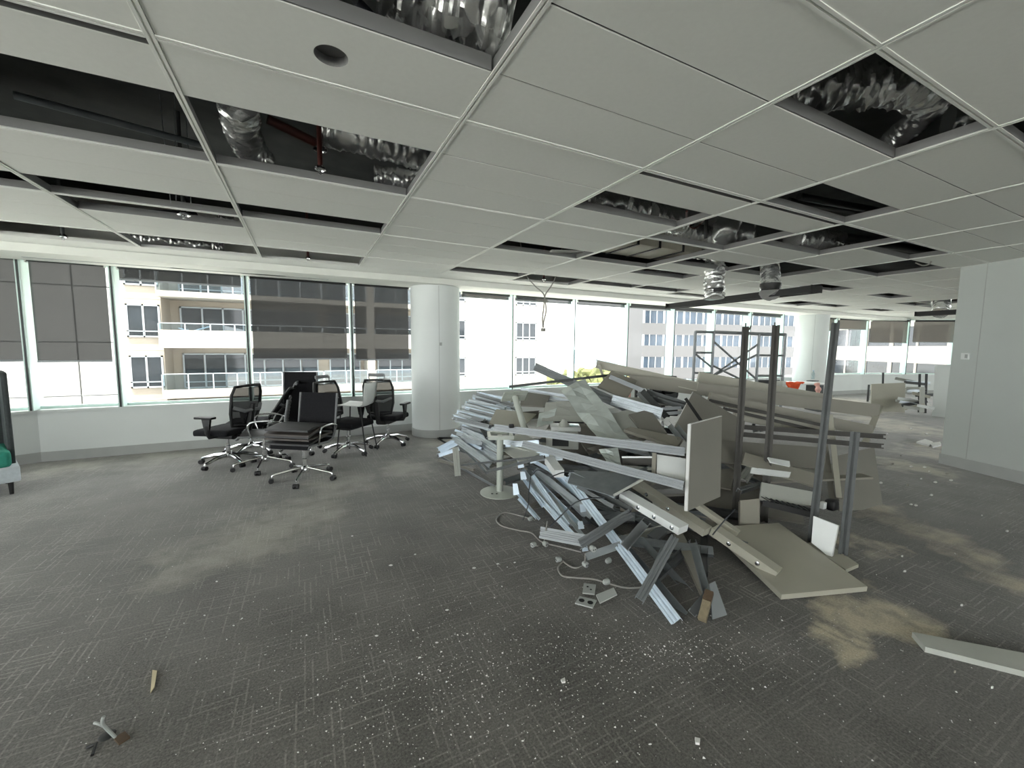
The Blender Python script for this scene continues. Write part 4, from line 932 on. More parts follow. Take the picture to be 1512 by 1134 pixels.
# the two long silver channels
beam('long_channel', 'upper long silver channel crossing the middle of the pile', 'channel', 'rib', 0.072, 0.05, 'alu', P(729, 631, 4.35), P(1011, 667, 3.42), up='cam')
beam('long_channel', 'lower long silver channel crossing the middle of the pile', 'channel', 'rib', 0.070, 0.05, 'alu', P(771, 655, 3.98), P(1009, 717, 3.15), up='cam')
BQ('black_clip', 'small black clip on the upper long silver channel', 'black', [(752, 627), (758, 627.5), (758, 633), (752, 632.5)], 0, 0.01) if False else tag(MB().bevbox(P(755, 629, 4.22), (0.045, 0.03, 0.04), 0.004).build('black_clip', 'black', centre=True), 'small black clip on the upper long silver channel', 'clip')
# grey sheet under the lower channel
board('metal_sheet', 'dull grey metal sheet under the lower long channel', 'galvd', [P(845, 694, 3.75), P(952, 700, 3.45), P(908, 731, 3.2), P(838, 712, 3.55)], 0.01)
beam('lipping_strip', 'pale lipping along the front edge of the grey metal sheet', 'strip', 'box', 0.018, 0.015, 'offwhite', P(907, 731, 3.18), P(951, 707, 3.32), up='cam')
beam('dark_slot', 'dark slot with a white lip below the upper long channel', 'channel', 'U', 0.06, 0.04, 'darkalu', P(918, 681, 3.6), P(965, 682, 3.5), up='cam')
beam('dark_slot', 'white lip strip above the dark slot', 'strip', 'box', 0.014, 0.02, 'white', P(918, 675, 3.58), P(965, 675, 3.48), up='cam')
# appliance, light fitting
e = empty('appliance', P(830, 663, 4.55), IMR-0.1, 'pale box with a black display half buried behind the upper channel', 'appliance')
MB().bevbox((0.0, 0.12, 0.085), (0.36, 0.26, 0.17), 0.01).build('case', 'offwhite', e)
MB().box((-0.02, -0.014, 0.085), (0.18, 0.008, 0.10)).build('display', 'black', e)
e = empty('light_fitting', P(835, 636, 4.75), IMR-0.05, 'white square fitting with a domed cap on top of the pale box', 'light fitting')
MB().bevbox((0, 0.06, 0.03), (0.34, 0.26, 0.05), 0.012).build('tray', 'white', e)
MB().lathe((-0.02, 0.0, 0.05), [(0.062, 0), (0.06, 0.03), (0.03, 0.065), (0.026, 0.085)], 20).build('dome', 'offwhite', e)
MB().box((0.09, 0.02, 0.058), (0.12, 0.10, 0.008)).build('lens', 'balglass', e)
# crumpled sheet
def crumpled(label, c0, c1, c2, c3, amp, seed, m='plastic', nu=18, nv=5):
    q = random.Random(seed); mb = MB(); vs = []; nn = (Vector(c1)-Vector(c0)).cross(Vector(c3)-Vector(c0)).normalized()
    for i in range(nu+1):
        for j in range(nv+1):
            u, v = i/nu, j/nv; p = Vector(c0).lerp(Vector(c3), u).lerp(Vector(c1).lerp(Vector(c2), u), v)
            vs.append(p+nn*(q.uniform(-amp, amp)+amp*1.4*math.sin(u*9+v*3+seed)))
    mb.add(vs, [(i*(nv+1)+j, i*(nv+1)+j+1, (i+1)*(nv+1)+j+1, (i+1)*(nv+1)+j) for i in range(nu) for j in range(nv)])
    o = mb.build('crumpled_sheet', m, centre=True); s = o.modifiers.new('solid', 'SOLIDIFY'); s.thickness = 0.004
    return tag(o, label, 'sheet')
crumpled('crumpled pale metal sheet draped down the middle of the pile', P(828, 577, 5.1), P(864, 560, 5.2), P(929, 646, 4.0), P(888, 655, 3.95), 0.016, 3, 'plastic', 9, 3)
crumpled('bent pale sheet below and left of the crumpled one', P(806, 594, 5.15), P(850, 592, 5.15), P(872, 622, 4.85), P(800, 622, 4.9), 0.005, 9, 'offwhite', 4, 3)
crumpled('torn pale sheet hanging below the upper long channel', P(884, 664, 3.95), P(912, 660, 3.92), P(918, 690, 3.8), P(896, 682, 3.85), 0.008, 5, 'plastic', 4, 3)
crumpled('grey flap of sheet at the left of the torn sheet', P(796, 610, 5.0), P(822, 602, 5.0), P(816, 626, 4.9), P(792, 630, 4.85), 0.006, 6, 'plastic', 3, 2)
# struts and boards in the upper middle
beam('pale_channel', 'long pale channel sloping down from the white building window', 'channel', 'rib', 0.115, 0.05, 'alu', P(789, 541, 6.05), P(935, 606, 4.75), up='cam')
beam('silver_channel', 'bright silver channel end in the centre of the pile', 'channel', 'rib', 0.12, 0.045, 'galv', P(903, 590, 4.75), P(977, 611, 4.35), up='cam')
beam('thin_rail', 'thin dark rail reaching from the leaning post to the tan board', 'rail', 'box', 0.035, 0.03, 'greyalu', P(752, 571, 5.35), P(900, 554, 5.55), up='cam')
board('tan_board', 'tan board tilted up at the top of the pile below the raised channel', 'tan', [P(882, 571, 5.30), P(903, 547, 5.45), P(941, 572, 5.3), P(925, 589, 5.05)], 0.02)
beam('grey_strut', 'grey strut across the top edge of the tan board', 'strut', 'box', 0.055, 0.04, 'alu', P(900, 556, 5.2), P(950, 577, 4.95), up='cam')
beam('dark_strut', 'dark strut leaning down to the silver channel end', 'strut', 'box', 0.065, 0.05, 'greyalu', P(948, 577, 4.85), P(981, 612, 4.40), up='cam')
beam('dark_strut', 'grey strut lying beside the dark leaning strut', 'strut', 'box', 0.05, 0.04, 'alu', P(942, 580, 4.9), P(966, 605, 4.55), up='cam')
beam('grey_rail', 'upper of two dark rails sloping towards the taupe board', 'rail', 'U', 0.055, 0.04, 'greyalu', P(953, 577, 4.85), P(1013, 597, 4.5), up='cam', t=0.01)
beam('grey_rail', 'lower of two dark rails sloping towards the taupe board', 'rail', 'U', 0.055, 0.04, 'greyalu', P(960, 588, 4.75), P(1010, 601, 4.45), up='cam', t=0.01)
beam('grey_bar', 'pale flat bar lying behind the crossing struts', 'bar', 'box', 0.09, 0.04, 'offwhite', P(915, 592, 5.0), P(1000, 593, 4.9), up='cam')
beam('grey_bar', 'short pale bar right of the dark strut, upper', 'bar', 'box', 0.035, 0.03, 'alu', P(976, 604, 4.5), P(1006, 602, 4.45), up='cam')
beam('grey_bar', 'short pale bar right of the dark strut, lower', 'bar', 'box', 0.035, 0.03, 'alu', P(978, 611, 4.45), P(1008, 609, 4.4), up='cam')
beam('black_bar', 'thin black bar leaning against the big taupe board', 'bar', 'box', 0.03, 0.02, 'black', P(1012, 588, 4.2), P(1037, 624, 3.85), up='cam')
board('tan_board', 'tan plank lying in the middle, left of the upright board', 'tan', [P(921, 634, 4.15), P(931, 630, 4.2), P(1009, 646, 3.78), P(1000, 659, 3.62)], 0.03)
board('tan_board', 'taupe plank standing behind the long tan plank', 'taupe', [P(928, 612, 4.45), P(960, 604, 4.5), P(985, 640, 4.05), P(956, 648, 4.0)], 0.02)
board('pale_board', 'pale board under the crumpled sheet end', 'offwhite', [P(900, 612, 4.6), P(938, 602, 4.65), P(962, 636, 4.2), P(922, 645, 4.15)], 0.02)
beam('pale_stud', 'pale stud pair beside the big taupe board, left', 'stud', 'U', 0.05, 0.04, 'galvd', P(985, 624, 4.1), P(1003, 645, 3.75), up='cam')
beam('pale_stud', 'pale stud pair beside the big taupe board, right', 'stud', 'U', 0.05, 0.04, 'galvd', P(996, 626, 4.0), P(1018, 652, 3.6), up='cam')
board('mdf_offcut', 'beige square offcut behind the leaning post', 'cream', [P(733, 604, 5.25), P(792, 611, 5.3), P(770, 629, 4.85), P(722, 625, 4.85)], 0.02)
board('dark_offcut', 'taupe board under the left end of the thin rail', 'taupe', [P(770, 578, 5.7), P(812, 584, 5.6), P(806, 604, 5.3), P(768, 598, 5.3)], 0.02)
for k in range(4):
    beam('roof_batten', ORD[k]+' of four silver battens lying behind the thin dark rail', 'batten', 'U', 0.04, 0.03, 'galv', P(768+k*4, 574+k*5.5, 5.85-k*0.07), P(842-k*3, 586+k*6, 5.65-k*0.07), 'silver battens behind the thin rail', up='cam')
# --- left part: bundles of battens by the column
for k in range(24):
    x1 = 706-k*1.75+rnd.uniform(-5, 5); y1 = 579+k*1.75+rnd.uniform(-1.2, 1.2); L = rnd.uniform(40, 66); x2 = x1+L; y2 = y1+L*rnd.uniform(0.20, 0.34)
    beam('ceiling_batten', ORD[k]+' pale galvanised batten down the sunlit bundle beside the round column', 'batten', ('U', 'rib', 'L')[k % 3], rnd.uniform(0.034, 0.06), 0.03, ('galv', 'bluewhite', 'alu', 'galv')[k % 4], P(x1, y1, 6.35-k*0.05+rnd.uniform(-.06, .06)), P(x2, y2, 6.0-k*0.058), 'galvanised battens beside the round column', up='cam', t=0.006)
for k in range(16):
    x1 = 692-k*1.8+rnd.uniform(-4, 4); y1 = 611+k*2.4; L = rnd.uniform(34, 60)
    beam('ceiling_batten', ORD[k]+' galvanised batten down the lower bundle left of the pedestal', 'batten', ('U', 'rib', 'L')[k % 3], rnd.uniform(0.03, 0.055), 0.028, ('galv', 'bluewhite', 'alu')[k % 3], P(x1, y1, 5.66-k*0.03), P(x1+L, y1+L*rnd.uniform(0.05, 0.5), 5.38-k*0.05), 'galvanised battens left of the pedestal', up='cam', t=0.006)
for k, (x1, y1, x2, y2, w, lb) in enumerate(((681, 643, 733, 678, 0.10, 'wide silver channel, upper of three sloping to the pedestal'), (673, 649, 724, 686, 0.075, 'silver channel, middle of three sloping to the pedestal'), (694, 640, 742, 668, 0.07, 'silver channel nearest the pedestal top, sloping to it'))):
    beam('wide_channel', lb, 'channel', 'rib', w, 0.04, 'galv', P(x1, y1, 5.1-k*0.1), P(x2, y2, 4.55-k*0.05), up='cam')
for k, (x1, y1, x2, y2) in enumerate(((645, 664, 672, 650), (648, 668, 674, 655), (646, 673, 676, 663))):
    beam('white_track', 'white track end pointing at the column, ' + ('uppermost', 'middle', 'lowest')[k]+' of three', 'track', 'U', 0.05, 0.035, 'bluewhite', P(x1, y1, 5.35-k*0.05), P(x2, y2, 5.25-k*0.05), up='cam')
beam('white_track', 'short pale track standing on end at the left foot of the pile', 'track', 'rib', 0.075, 0.04, 'offwhite', P(672.5, 661, 4.93), G(676, 703, 0.004), up='cam')
beam('floor_rail', 'long thin rail on the carpet at the left foot of the pile', 'rail', 'L', 0.05, 0.03, 'alu', G(648, 670, 0.03), G(733, 716, 0.03), up='z')
beam('floor_rail', 'short taupe rail behind the standing pale track', 'rail', 'box', 0.03, 0.03, 'taupe', G(648, 678, 0.05), G(700, 692, 0.1), up='z')
beam('black_angle', 'thin black angle lying on the carpet near the column', 'frame', 'L', 0.05, 0.03, 'black', G(648, 645, 0.03), G(678, 645, 0.03), up='z')
beam('black_angle', 'second black angle meeting the first near the column', 'frame', 'L', 0.05, 0.03, 'black', G(648, 645.5, 0.03), G(664, 655, 0.03), up='z')
beam('thin_bar', 'thin black bar passing behind the pedestal, upper', 'bar', 'box', 0.022, 0.02, 'greyalu', P(680, 687, 4.72), P(800, 674, 4.05), up='cam')
beam('thin_bar', 'thin black bar passing in front of the pedestal, lower', 'bar', 'box', 0.028, 0.025, 'greyalu', P(718, 697, 4.15), P(803, 675, 3.75), up='cam')
for k in range(2): beam('thin_rail', ('left', 'right')[k]+' thin rail of a pair sloping down behind the black bar', 'rail', 'L', 0.03, 0.02, 'galvd', P(683+k*10, 661, 4.95-k*0.03), P(719+k*3, 698-k*5, 4.55), 'thin rail pair behind the bar', up='cam')
e = beam('dark_gutter', 'dark ribbed channel stub standing up left of the pedestal top', 'channel', 'rib', 0.12, 0.06, 'greyalu', P(710, 622, 5.0), P(722, 641, 4.75), up='cam', t=0.008)
for k in range(7):
    x = 735+k*9; y = 655+k*3.5+rnd.uniform(-4, 4)
    beam('buried_batten', ('first', 'second', 'third', 'fourth', 'fifth', 'sixth', 'seventh')[k]+' of seven pale battens heaped behind the pedestal post, counted from left', 'batten', ('rib', 'U')[k % 2], 0.055, 0.03, ('galv', 'bluewhite', 'offwhite')[k % 3], P(x, y, 4.6-k*0.04), P(x+rnd.uniform(30, 55), y+rnd.uniform(-6, 18), 4.35-k*0.04), 'pale battens behind the pedestal', up='cam')
board('white_plate', 'white plate lying behind the pedestal post', 'offwhite', [P(742, 664, 4.5), P(772, 652, 4.6), P(800, 672, 4.3), P(770, 684, 4.15)], 0.012)
board('white_plate', 'pale flat box under the upper channel left end', 'offwhite', [P(742, 648, 4.7), P(772, 640, 4.8), P(800, 655, 4.55), P(765, 662, 4.45)], 0.02)
# pedestal table base
tb = empty('table_pedestal', G(738, 727), IMR, 'off-white table pedestal with round foot standing at the left of the pile', 'table base')
MB().lathe((0, 0, 0), [(0.215, 0), (0.215, 0.006), (0.20, 0.012), (0.04, 0.018)], 40).build('foot_plate', 'postwhite', tb)
MB().lathe((0, 0, 0.018), [(0.036, 0), (0.036, 0.60)], 20).build('column', 'postwhite', tb)
ft = MB(); R45 = Matrix.Rotation(0.1, 3, 'Z')
for d in ((0, -0.13, 0.27, 0.03), (0, 0.13, 0.27, 0.03)): ft.box(R45 @ Vector((d[0], d[1], 0.635)), (d[2], d[3], 0.035), R45)
for x in (-0.12, 0.12): ft.box(R45 @ Vector((x, 0, 0.635)), (0.03, 0.23, 0.035), R45)
ft.box((0, 0, 0.622), (0.24, 0.05, 0.012), R45); ft.box((0, 0, 0.6225), (0.05, 0.24, 0.012), R45)
ft.build('top_frame', 'postwhite', tb)
for a in (-0.08, -0.03): MB().cyl((a, -0.09, 0.0175), (a, -0.09, 0.0195), 0.012, 10).build('hole', 'black', tb)
lp = empty('leaning_pedestal', P(776, 637, 4.62), 0, 'second table pedestal leaning in the pile with its top plate up', 'table base')
lc = lp.location.copy(); top_ = P(760, 586, 4.92)
MB().tube([Vector((0, 0, 0)), top_-lc], 0.037, 16).build('column', 'postwhite', lp)
dx_, sx_, ux_ = frame_from(top_-lc); Rm = Matrix((sx_, dx_.cross(sx_), dx_)).transposed()
for off in (-0.06, 0.0, 0.06): MB().box(top_-lc+Rm @ Vector((0, off, 0.012)), (0.30, 0.05, 0.02), Rm).build('top_bar', 'postwhite', lp)
MB().box(top_-lc+Rm @ Vector((0, 0, 0.0)), (0.06, 0.2, 0.014), Rm).build('bracket', 'postwhite', lp)
# --- front fan of studs
FAN = [(760, 724, 794, 764, 0.024, 0.0), (765, 736, 790, 763, 0.020, -0.03), (770, 690, 826, 770, 0.04, -0.02), (776, 710, 822, 766, 0.036, 0.0), (786, 702, 838, 776, 0.045, -0.02), (788, 692, 872, 760, 0.062, -0.04),
       (796, 712, 858, 776, 0.035, 0.0), (786, 680, 838, 708, 0.035, -0.02), (801, 700, 862, 760, 0.04, 0.0), (812, 694, 872, 748, 0.04, 0.02), (783, 722, 846, 790, 0.04, -0.03), (808, 725, 858, 788, 0.03, -0.05), (772, 706, 800, 745, 0.03, -0.02)]
FANL = ('lowest leftmost', 'thin second', 'upper long', 'third from left', 'fourth from left', 'widest', 'middle', 'topmost short', 'right of the widest', 'rightmost', 'long lower', 'short lower right', 'short upper left')
for k, (x1, y1, x2, y2, w, o) in enumerate(FAN):
    b = beam('blue_white_angle', FANL[k]+' bluish white steel strip in the front fan', 'angle', ('U', 'rib', 'L')[k % 3], w*1.1, 0.03, ('bluewhite', 'bluewhite', 'galv')[k % 3], P(x1, y1, DM(x1, y1)+o+0.05), P(x2, y2, DM(x2, y2)+o), 'bluish white angles in the front fan', up='cam', t=0.006)
for k, (x, y, s) in enumerate(((768, 682, 1), (786, 675, 1), (761, 722, 1), (772, 702, 0), (860, 750, 0), (857, 775, 0), (863, 808, 0))):
    d = DM(x, y)-0.06; h = 16 if s else 11
    q = [P(x-4, y-h*0.5, d), P(x+3, y-h*0.5, d), P(x+6, y+h*0.5, d-0.02), P(x-3, y+h*0.6, d-0.02)]
    board('hook_plate', ('upper left', 'topmost', 'far left', 'second from left', 'right upper', 'right middle', 'right lowest')[k]+' hooked white end plate in the front fan', 'bluewhite', q, 0.006, group='hooked end plates in the front fan', cat='bracket')
beam('flat_channel', 'short silver channel lying level at the front of the fan', 'channel', 'rib', 0.085, 0.05, 'alu', P(797, 786, 3.12), P(866, 799, 2.92), up='cam')
beam('bent_stud', 'dull stud crossing the long galvanised stud near its middle', 'stud', 'rib', 0.066, 0.04, 'alu', P(857, 803, 2.86), P(932, 757, 3.15), up='cam', t=0.006)
beam('short_stud', 'short dull stud stub left of the white bolted beam end', 'stud', 'U', 0.062, 0.04, 'alu', P(926, 803, 2.70), P(956, 768, 3.0), up='cam', t=0.006)
beam('long_stud', 'longest galvanised stud reaching from the fan to the carpet', 'stud', 'rib', 0.068, 0.04, 'bluewhite', P(838, 704, 3.75), G(998, 917, 0.02), up='cam')
beam('front_stud', 'dull stud leaning the other way across the long galvanised stud', 'stud', 'rib', 0.055, 0.035, 'alu', P(945, 884, 2.40)+Vector((0, 0, 0.0)), P(997, 792, 2.74), up='cam', t=0.006)
beam('front_stud', 'dark stud hanging down at the right of the front gap', 'stud', 'U', 0.05, 0.04, 'galvd', P(1022, 797, 2.85), P(1048, 893, 2.47), up='cam', t=0.005)
beam('front_stud', 'dark stud deep in the front gap, upper', 'stud', 'U', 0.05, 0.035, 'galvd', P(945, 795, 3.1), P(1035, 893, 2.62), up='cam', t=0.005)
beam('front_stud', 'dark stud deep in the front gap, lower', 'stud', 'U', 0.05, 0.035, 'galvd', P(925, 808, 3.0), P(1008, 905, 2.44), up='cam', t=0.005)
beam('front_stud', 'dark stud crossing deep in the front gap', 'stud', 'U', 0.05, 0.035, 'galvd', P(985, 800, 3.0), P(955, 872, 2.62), up='cam', t=0.005)
beam('front_stud', 'short stud stub lying on the carpet under the hanging stud', 'stud', 'U', 0.05, 0.03, 'alu', P(1024, 903, 2.42), P(1050, 872, 2.55), up='cam', t=0.006)
board('steel_bracket', 'grey steel end plate with a hole by the timber stub', 'alu', [P(1048, 862, 2.50), P(1056, 858, 2.52), P(1074, 908, 2.42), P(1052, 915, 2.38)], 0.008, cat='bracket')
tb2 = empty('timber_stub', G(1040, 916), 0, 'short timber stub with brown painted end at the front tip', 'timber')
c0 = tb2.location.copy(); u1, u2, u3 = G(1037, 918, 0.02)-c0, P(1044, 890, 2.43)-c0, P(1048, 876, 2.47)-c0
MB().prof(u1, u2, poly('box', 0.045, 0.03)).build('raw_end', 'wood', tb2); MB().prof(u2, u3, poly('box', 0.046, 0.031)).build('painted_end', 'brownwood', tb2)
beam('round_tube', 'dull round tube lying at the foot of the fan', 'tube', 'box', 0.05, 0.05, 'galvd', P(866, 822, 2.92), P(930, 800, 2.95), up='cam')
beam('silver_pair', 'upper silver rail running from the white box beam to the bolted beam', 'rail', 'rib', 0.045, 0.03, 'galv', P(840, 698, 3.72), P(908, 732, 3.28), up='cam')
beam('silver_pair', 'dark rail under the upper silver rail', 'rail', 'U', 0.045, 0.03, 'greyalu', P(846, 706, 3.66), P(930, 752, 3.14), up='cam')
beam('silver_pair', 'pale rail under the dark rail beside the long stud', 'rail', 'rib', 0.03, 0.03, 'alu', P(852, 718, 3.58), P(905, 748, 3.2), up='cam')
beam('white_box_beam', 'short white box beam with square end above the fan', 'beam', 'box', 0.085, 0.065, 'white', P(811, 674, 3.85), P(826, 694, 3.5), up='z')
# a low mass of battens under everything, glimpsed through the gaps
for k in range(70):
    x = rnd.uniform(700, 1135); yf = lerp_tab(YFRONT, x) if x < 1060 else 770; y = rnd.uniform(610, yf-50)
    d = DM(x, y)+rnd.uniform(0.28, 0.55); c = P(x, y, d)
    if c.z < 0.06: c.z = 0.06
    ang = rnd.gauss(-0.5, 0.7); L = rnd.uniform(0.4, 1.0); tl = rnd.gauss(0.0, 0.10)
    v = Vector((math.cos(ang), math.sin(ang), tl)).normalized()*L/2
    a, b = c-v, c+v; a.z = max(a.z, 0.05); b.z = max(b.z, 0.05)
    beam('buried_stud', ('grooved', 'channel', 'lipped', 'square')[k % 4]+' '+('dull steel', 'aluminium', 'dark grey', 'beige', 'dull steel', 'taupe', 'off-white')[k % 7]+' stud buried in the pile '+('behind the pedestal' if x < 790 else 'under the long channels' if x < 930 else 'behind the upright board' if x < 1080 else 'behind the standing posts'), 'stud', ('rib', 'U', 'N', 'box')[k % 4], rnd.uniform(0.045, 0.09), 0.04, ('galvd', 'alu', 'greyalu', 'tan', 'galvd', 'taupe', 'offwhite')[k % 7], a, b, 'jumbled studs buried in the pile')
for k in range(14):
    x = rnd.uniform(800, 1200); y = rnd.uniform(620, min(740, lerp_tab(YFRONT, x)-90)); c = P(x, y, DM(x, y)+rnd.uniform(0.45, 0.7)); c.z = max(c.z, 0.05)
    ang = rnd.gauss(-0.4, 0.5); u = Vector((math.cos(ang), math.sin(ang), rnd.gauss(0, 0.1)))*rnd.uniform(0.3, 0.55); w = Vector((-math.sin(ang), math.cos(ang), rnd.gauss(0.2, 0.2)))*rnd.uniform(0.15, 0.3)
    pts = [c-u-w, c+u-w, c+u+w, c-u+w]
    for p in pts: p.z = max(p.z, 0.03)
    board('buried_board', ('tan', 'taupe', 'dark taupe', 'steel')[k % 4]+' board buried in the pile '+('under the long channels' if x < 930 else 'behind the upright board' if x < 1080 else 'behind the standing posts'), ('tan', 'taupe', 'taupe', 'galvd')[k % 4], pts, 0.02, group='jumbled boards buried in the pile')
# cables and plugs at the front
def cable(label, pts, r=0.006, m='cable', plugs=()):
    e = empty('power_cable', pts[0], 0, label, 'cable'); c = Vector(pts[0])
    MB().tube([p-c for p in curve_pts(pts)], r, 6).build('sheath', m, e)
    for p, d in plugs:
        d = Vector(d).normalized(); b = MB(); b.tube([Vector(p)-c-d*0.022, Vector(p)-c-d*0.012, Vector(p)-c+d*0.012, Vector(p)-c+d*0.02], [0.012, 0.019, 0.021, 0.019], 12)
        pl = b.build('plug', 'plug', e)
        f = MB(); s = d.cross(Vector((0, 0, 1)))
        for q in (-1, 1): f.cyl(Vector(p)-c+d*0.019+s*0.008*q, Vector(p)-c+d*0.024+s*0.008*q, 0.004, 6)
        f.build('pin_hole', 'black', pl)
    return e
g = lambda x, y, z=0.008: G(x, y, z)
cable('grey cable looping on the carpet beside the round foot', [g(790, 768), g(770, 762), g(745, 757), g(733, 766), g(740, 776), g(765, 783), g(785, 787), g(800, 800), g(830, 808), g(858, 815)], plugs=((g(783, 766, 0.02), (1, 0.3, 0)), (g(788, 804, 0.02), (-1, -0.2, 0))))
cable('grey cable hooked from the fan down to a plug', [P(808, 770, 3.2), P(806, 782, 3.1), g(803, 800), g(794, 806), g(790, 804)], plugs=((g(805, 803, 0.018), (0.3, -1, 0)),))
cable('grey cable sweeping along the front to the outlet plates', [g(832, 828), g(824, 838), g(830, 850), g(850, 853), g(875, 855), g(894, 860), g(925, 868), g(960, 866)], plugs=((g(825, 826, 0.02), (-1, 0.2, 0)), (g(895, 859, 0.02), (1, 0, 0))))
cable('grey cable between the two plugs under the fan', [g(828, 826), g(846, 838), g(862, 834), P(864, 818, 2.85)], plugs=((g(864, 833, 0.02), (0.2, -1, 0)), (g(898, 828, 0.02), (1, 0.2, 0)), (P(875, 810, 2.82), (0, -1, 0))))
cable('black cable tied over the bluish strips, lower', [P(812, 778, 3.05), P(830, 760, 3.1), P(850, 742, 3.1), P(870, 736, 3.12), P(892, 735, 3.15)], 0.005, 'cabledark')
cable('black cable tied over the bluish strips, upper', [P(786, 701, 3.6), P(795, 694, 3.55), P(812, 703, 3.4), P(830, 698, 3.4), P(848, 696, 3.4)], 0.005, 'cabledark')
cable('thin black cable hanging down the left of the strips', [P(784, 700, 3.6), P(781, 725, 3.35), P(780, 745, 3.25), g(772, 768)], 0.004, 'cabledark')
cable('grey cable over the cream bolted beams', [P(1085, 752, 3.0), P(1072, 766, 2.95), P(1060, 780, 2.95), P(1052, 790, 2.95)], 0.005, 'cabledark')
# outlet plates
def plate(label, px, holes, bent=False):
    q = [G(x, y, 0.02) for x, y in px]; c = (q[0]+q[1]+q[2]+q[3])/4; c.z = 0
    e = empty('outlet_plate', c, 0, label, 'outlet plate', 'outlet plates on the carpet')
    pts = [p-c for p in q]
    if bent: pts[1].z += 0.03; pts[2].z += 0.03
    MB().slab(pts, 0.008, (0, 0, -1)).build('plate', 'plug', e)
    for (u, v, r) in holes:
        p = pts[0].lerp(pts[1], u).lerp(pts[3].lerp(pts[2], u), v); MB().cyl(p+Vector((0, 0, 0.0003)), p+Vector((0, 0, 0.0015)), r, 14).build('opening', 'black', e)
    return e
plate('square grey outlet plate, rearmost of three on the carpet', [(862, 861), (880, 863), (878, 877), (860, 875)], ((0.35, 0.35, 0.007), (0.65, 0.6, 0.007)))
plate('outlet plate with two round black holes in front of the pile', [(856, 880), (881, 886), (875, 897), (849, 890)], ((0.25, 0.5, 0.018), (0.75, 0.5, 0.018)))
plate('bent outlet plate with a stub on its back beside the holed plate', [(880, 878), (906, 874), (911, 884), (886, 890)], (), True)
# loose pieces on the floor
def floor_piece(name, label, m, px, th=0.012, cat='offcut', lift=0.002, group=None):
    q = [G(x, y, th+lift) for x, y in px]
    return tag(MB().slab(q, th, (0, 0, -1)).build(name, m, centre=True), label, cat, group)
floor_piece('white_strip', 'long white strip on the carpet at the lower right edge', 'offwhite', [(1347, 933), (1366, 955), (1560, 1003), (1560, 973)], 0.03)
floor_piece('wood_splinter', 'pale wood splinter on the carpet at lower left', 'splinter', [(225, 989), (232, 990), (228, 1014), (222, 1023)], 0.006)
floor_piece('white_chip', 'small white plaster chip at the bottom right of centre', 'chip', [(1026, 1088), (1034, 1090), (1033, 1097), (1027, 1096)], 0.01)
floor_piece('white_chip', 'white triangular chip below the middle of the photo', 'chip', [(828, 1003), (834, 1000), (835, 1006), (830, 1007)], 0.008)
floor_piece('paper_sheet', 'crumpled white paper near the foot of the partition wall, left', 'paper', [(1353, 652), (1366, 648), (1378, 652), (1372, 657)], 0.03)
floor_piece('paper_sheet', 'crumpled white paper touching the partition wall foot, right', 'paper', [(1372, 654), (1388, 652), (1390, 656), (1378, 659)], 0.03)
for k in range(26):
    x, y = ((1318, 684), (1345, 688), (1365, 689), (1372, 695), (1398, 698), (1404, 708), (1345, 744), (1381, 711), (1340, 715), (1352, 745), (1336, 842), (1420, 892), (1410, 990), (1465, 1013), (1300, 712), (1360, 706), (1330, 672), (1345, 632), (1310, 640), (1368, 640), (1290, 630), (1487, 783), (1450, 760), (1332, 820), (1280, 820), (1375, 730))[k]
    s = (1.0+rnd.random()*1.6)*(1.0 if y < 760 else 0.8); 
    floor_piece('plaster_chip', 'pale chip of plaster strewn between the pile and the partition wall', 'chip' if k % 4 else 'tan', [(x-s, y), (x+s*0.2, y-s*0.35), (x+s*1.3, y+0.2*s), (x+s*0.1, y+s*0.4)], 0.012, 'chip', group='plaster chips strewn by the partition wall')
for k, (x, y) in enumerate(((302, 908), (345, 923), (520, 791), (613, 818), (700, 838), (577, 834), (660, 900), (556, 938), (735, 832), (760, 830), (320, 858), (440, 1110), (525, 1107), (772, 1093), (960, 1098), (690, 935), (645, 948), (620, 970))):
    s = 0.9+rnd.random()*1.2
    floor_piece('carpet_chip', 'tiny white chip scattered on the open carpet', 'chip', [(x-s*1.5, y+s*0.2), (x, y-s*0.5), (x+s*1.5, y), (x, y+s*0.6)], 0.004, 'chip', group='tiny white chips on the open carpet')
# countless crumbs
cr = MB(); 
for k in range(2600):
    if k < 1400: x, y = rnd.gauss(690, 170), rnd.gauss(985, 70)
    elif k < 1900: x, y = rnd.gauss(1010, 110), rnd.gauss(960, 25)
    else: x, y = rnd.uniform(60, 1500), rnd.uniform(690, 1130)
    if y < 680 or y > 1134: continue
    p = G(x, y, 0.0); s = rnd.uniform(0.0010, 0.0032)*(1 if rnd.random() < 0.93 else 1.8); a = rnd.uniform(0, 6.28)
    pts = [p+Vector((math.cos(a+t)*s*k2, math.sin(a+t)*s*k2, 0.001)) for t, k2 in ((0, 1.6), (2.0, 0.9), (4.2, 1.1))]; cr.add(pts+[p+Vector((0, 0, s*1.4))], [(0, 1, 3), (1, 2, 3), (2, 0, 3), (0, 2, 1)])
tag(cr.build('plaster_crumbs', 'chip'), 'countless tiny plaster crumbs trodden into the carpet', 'debris', kind='stuff')
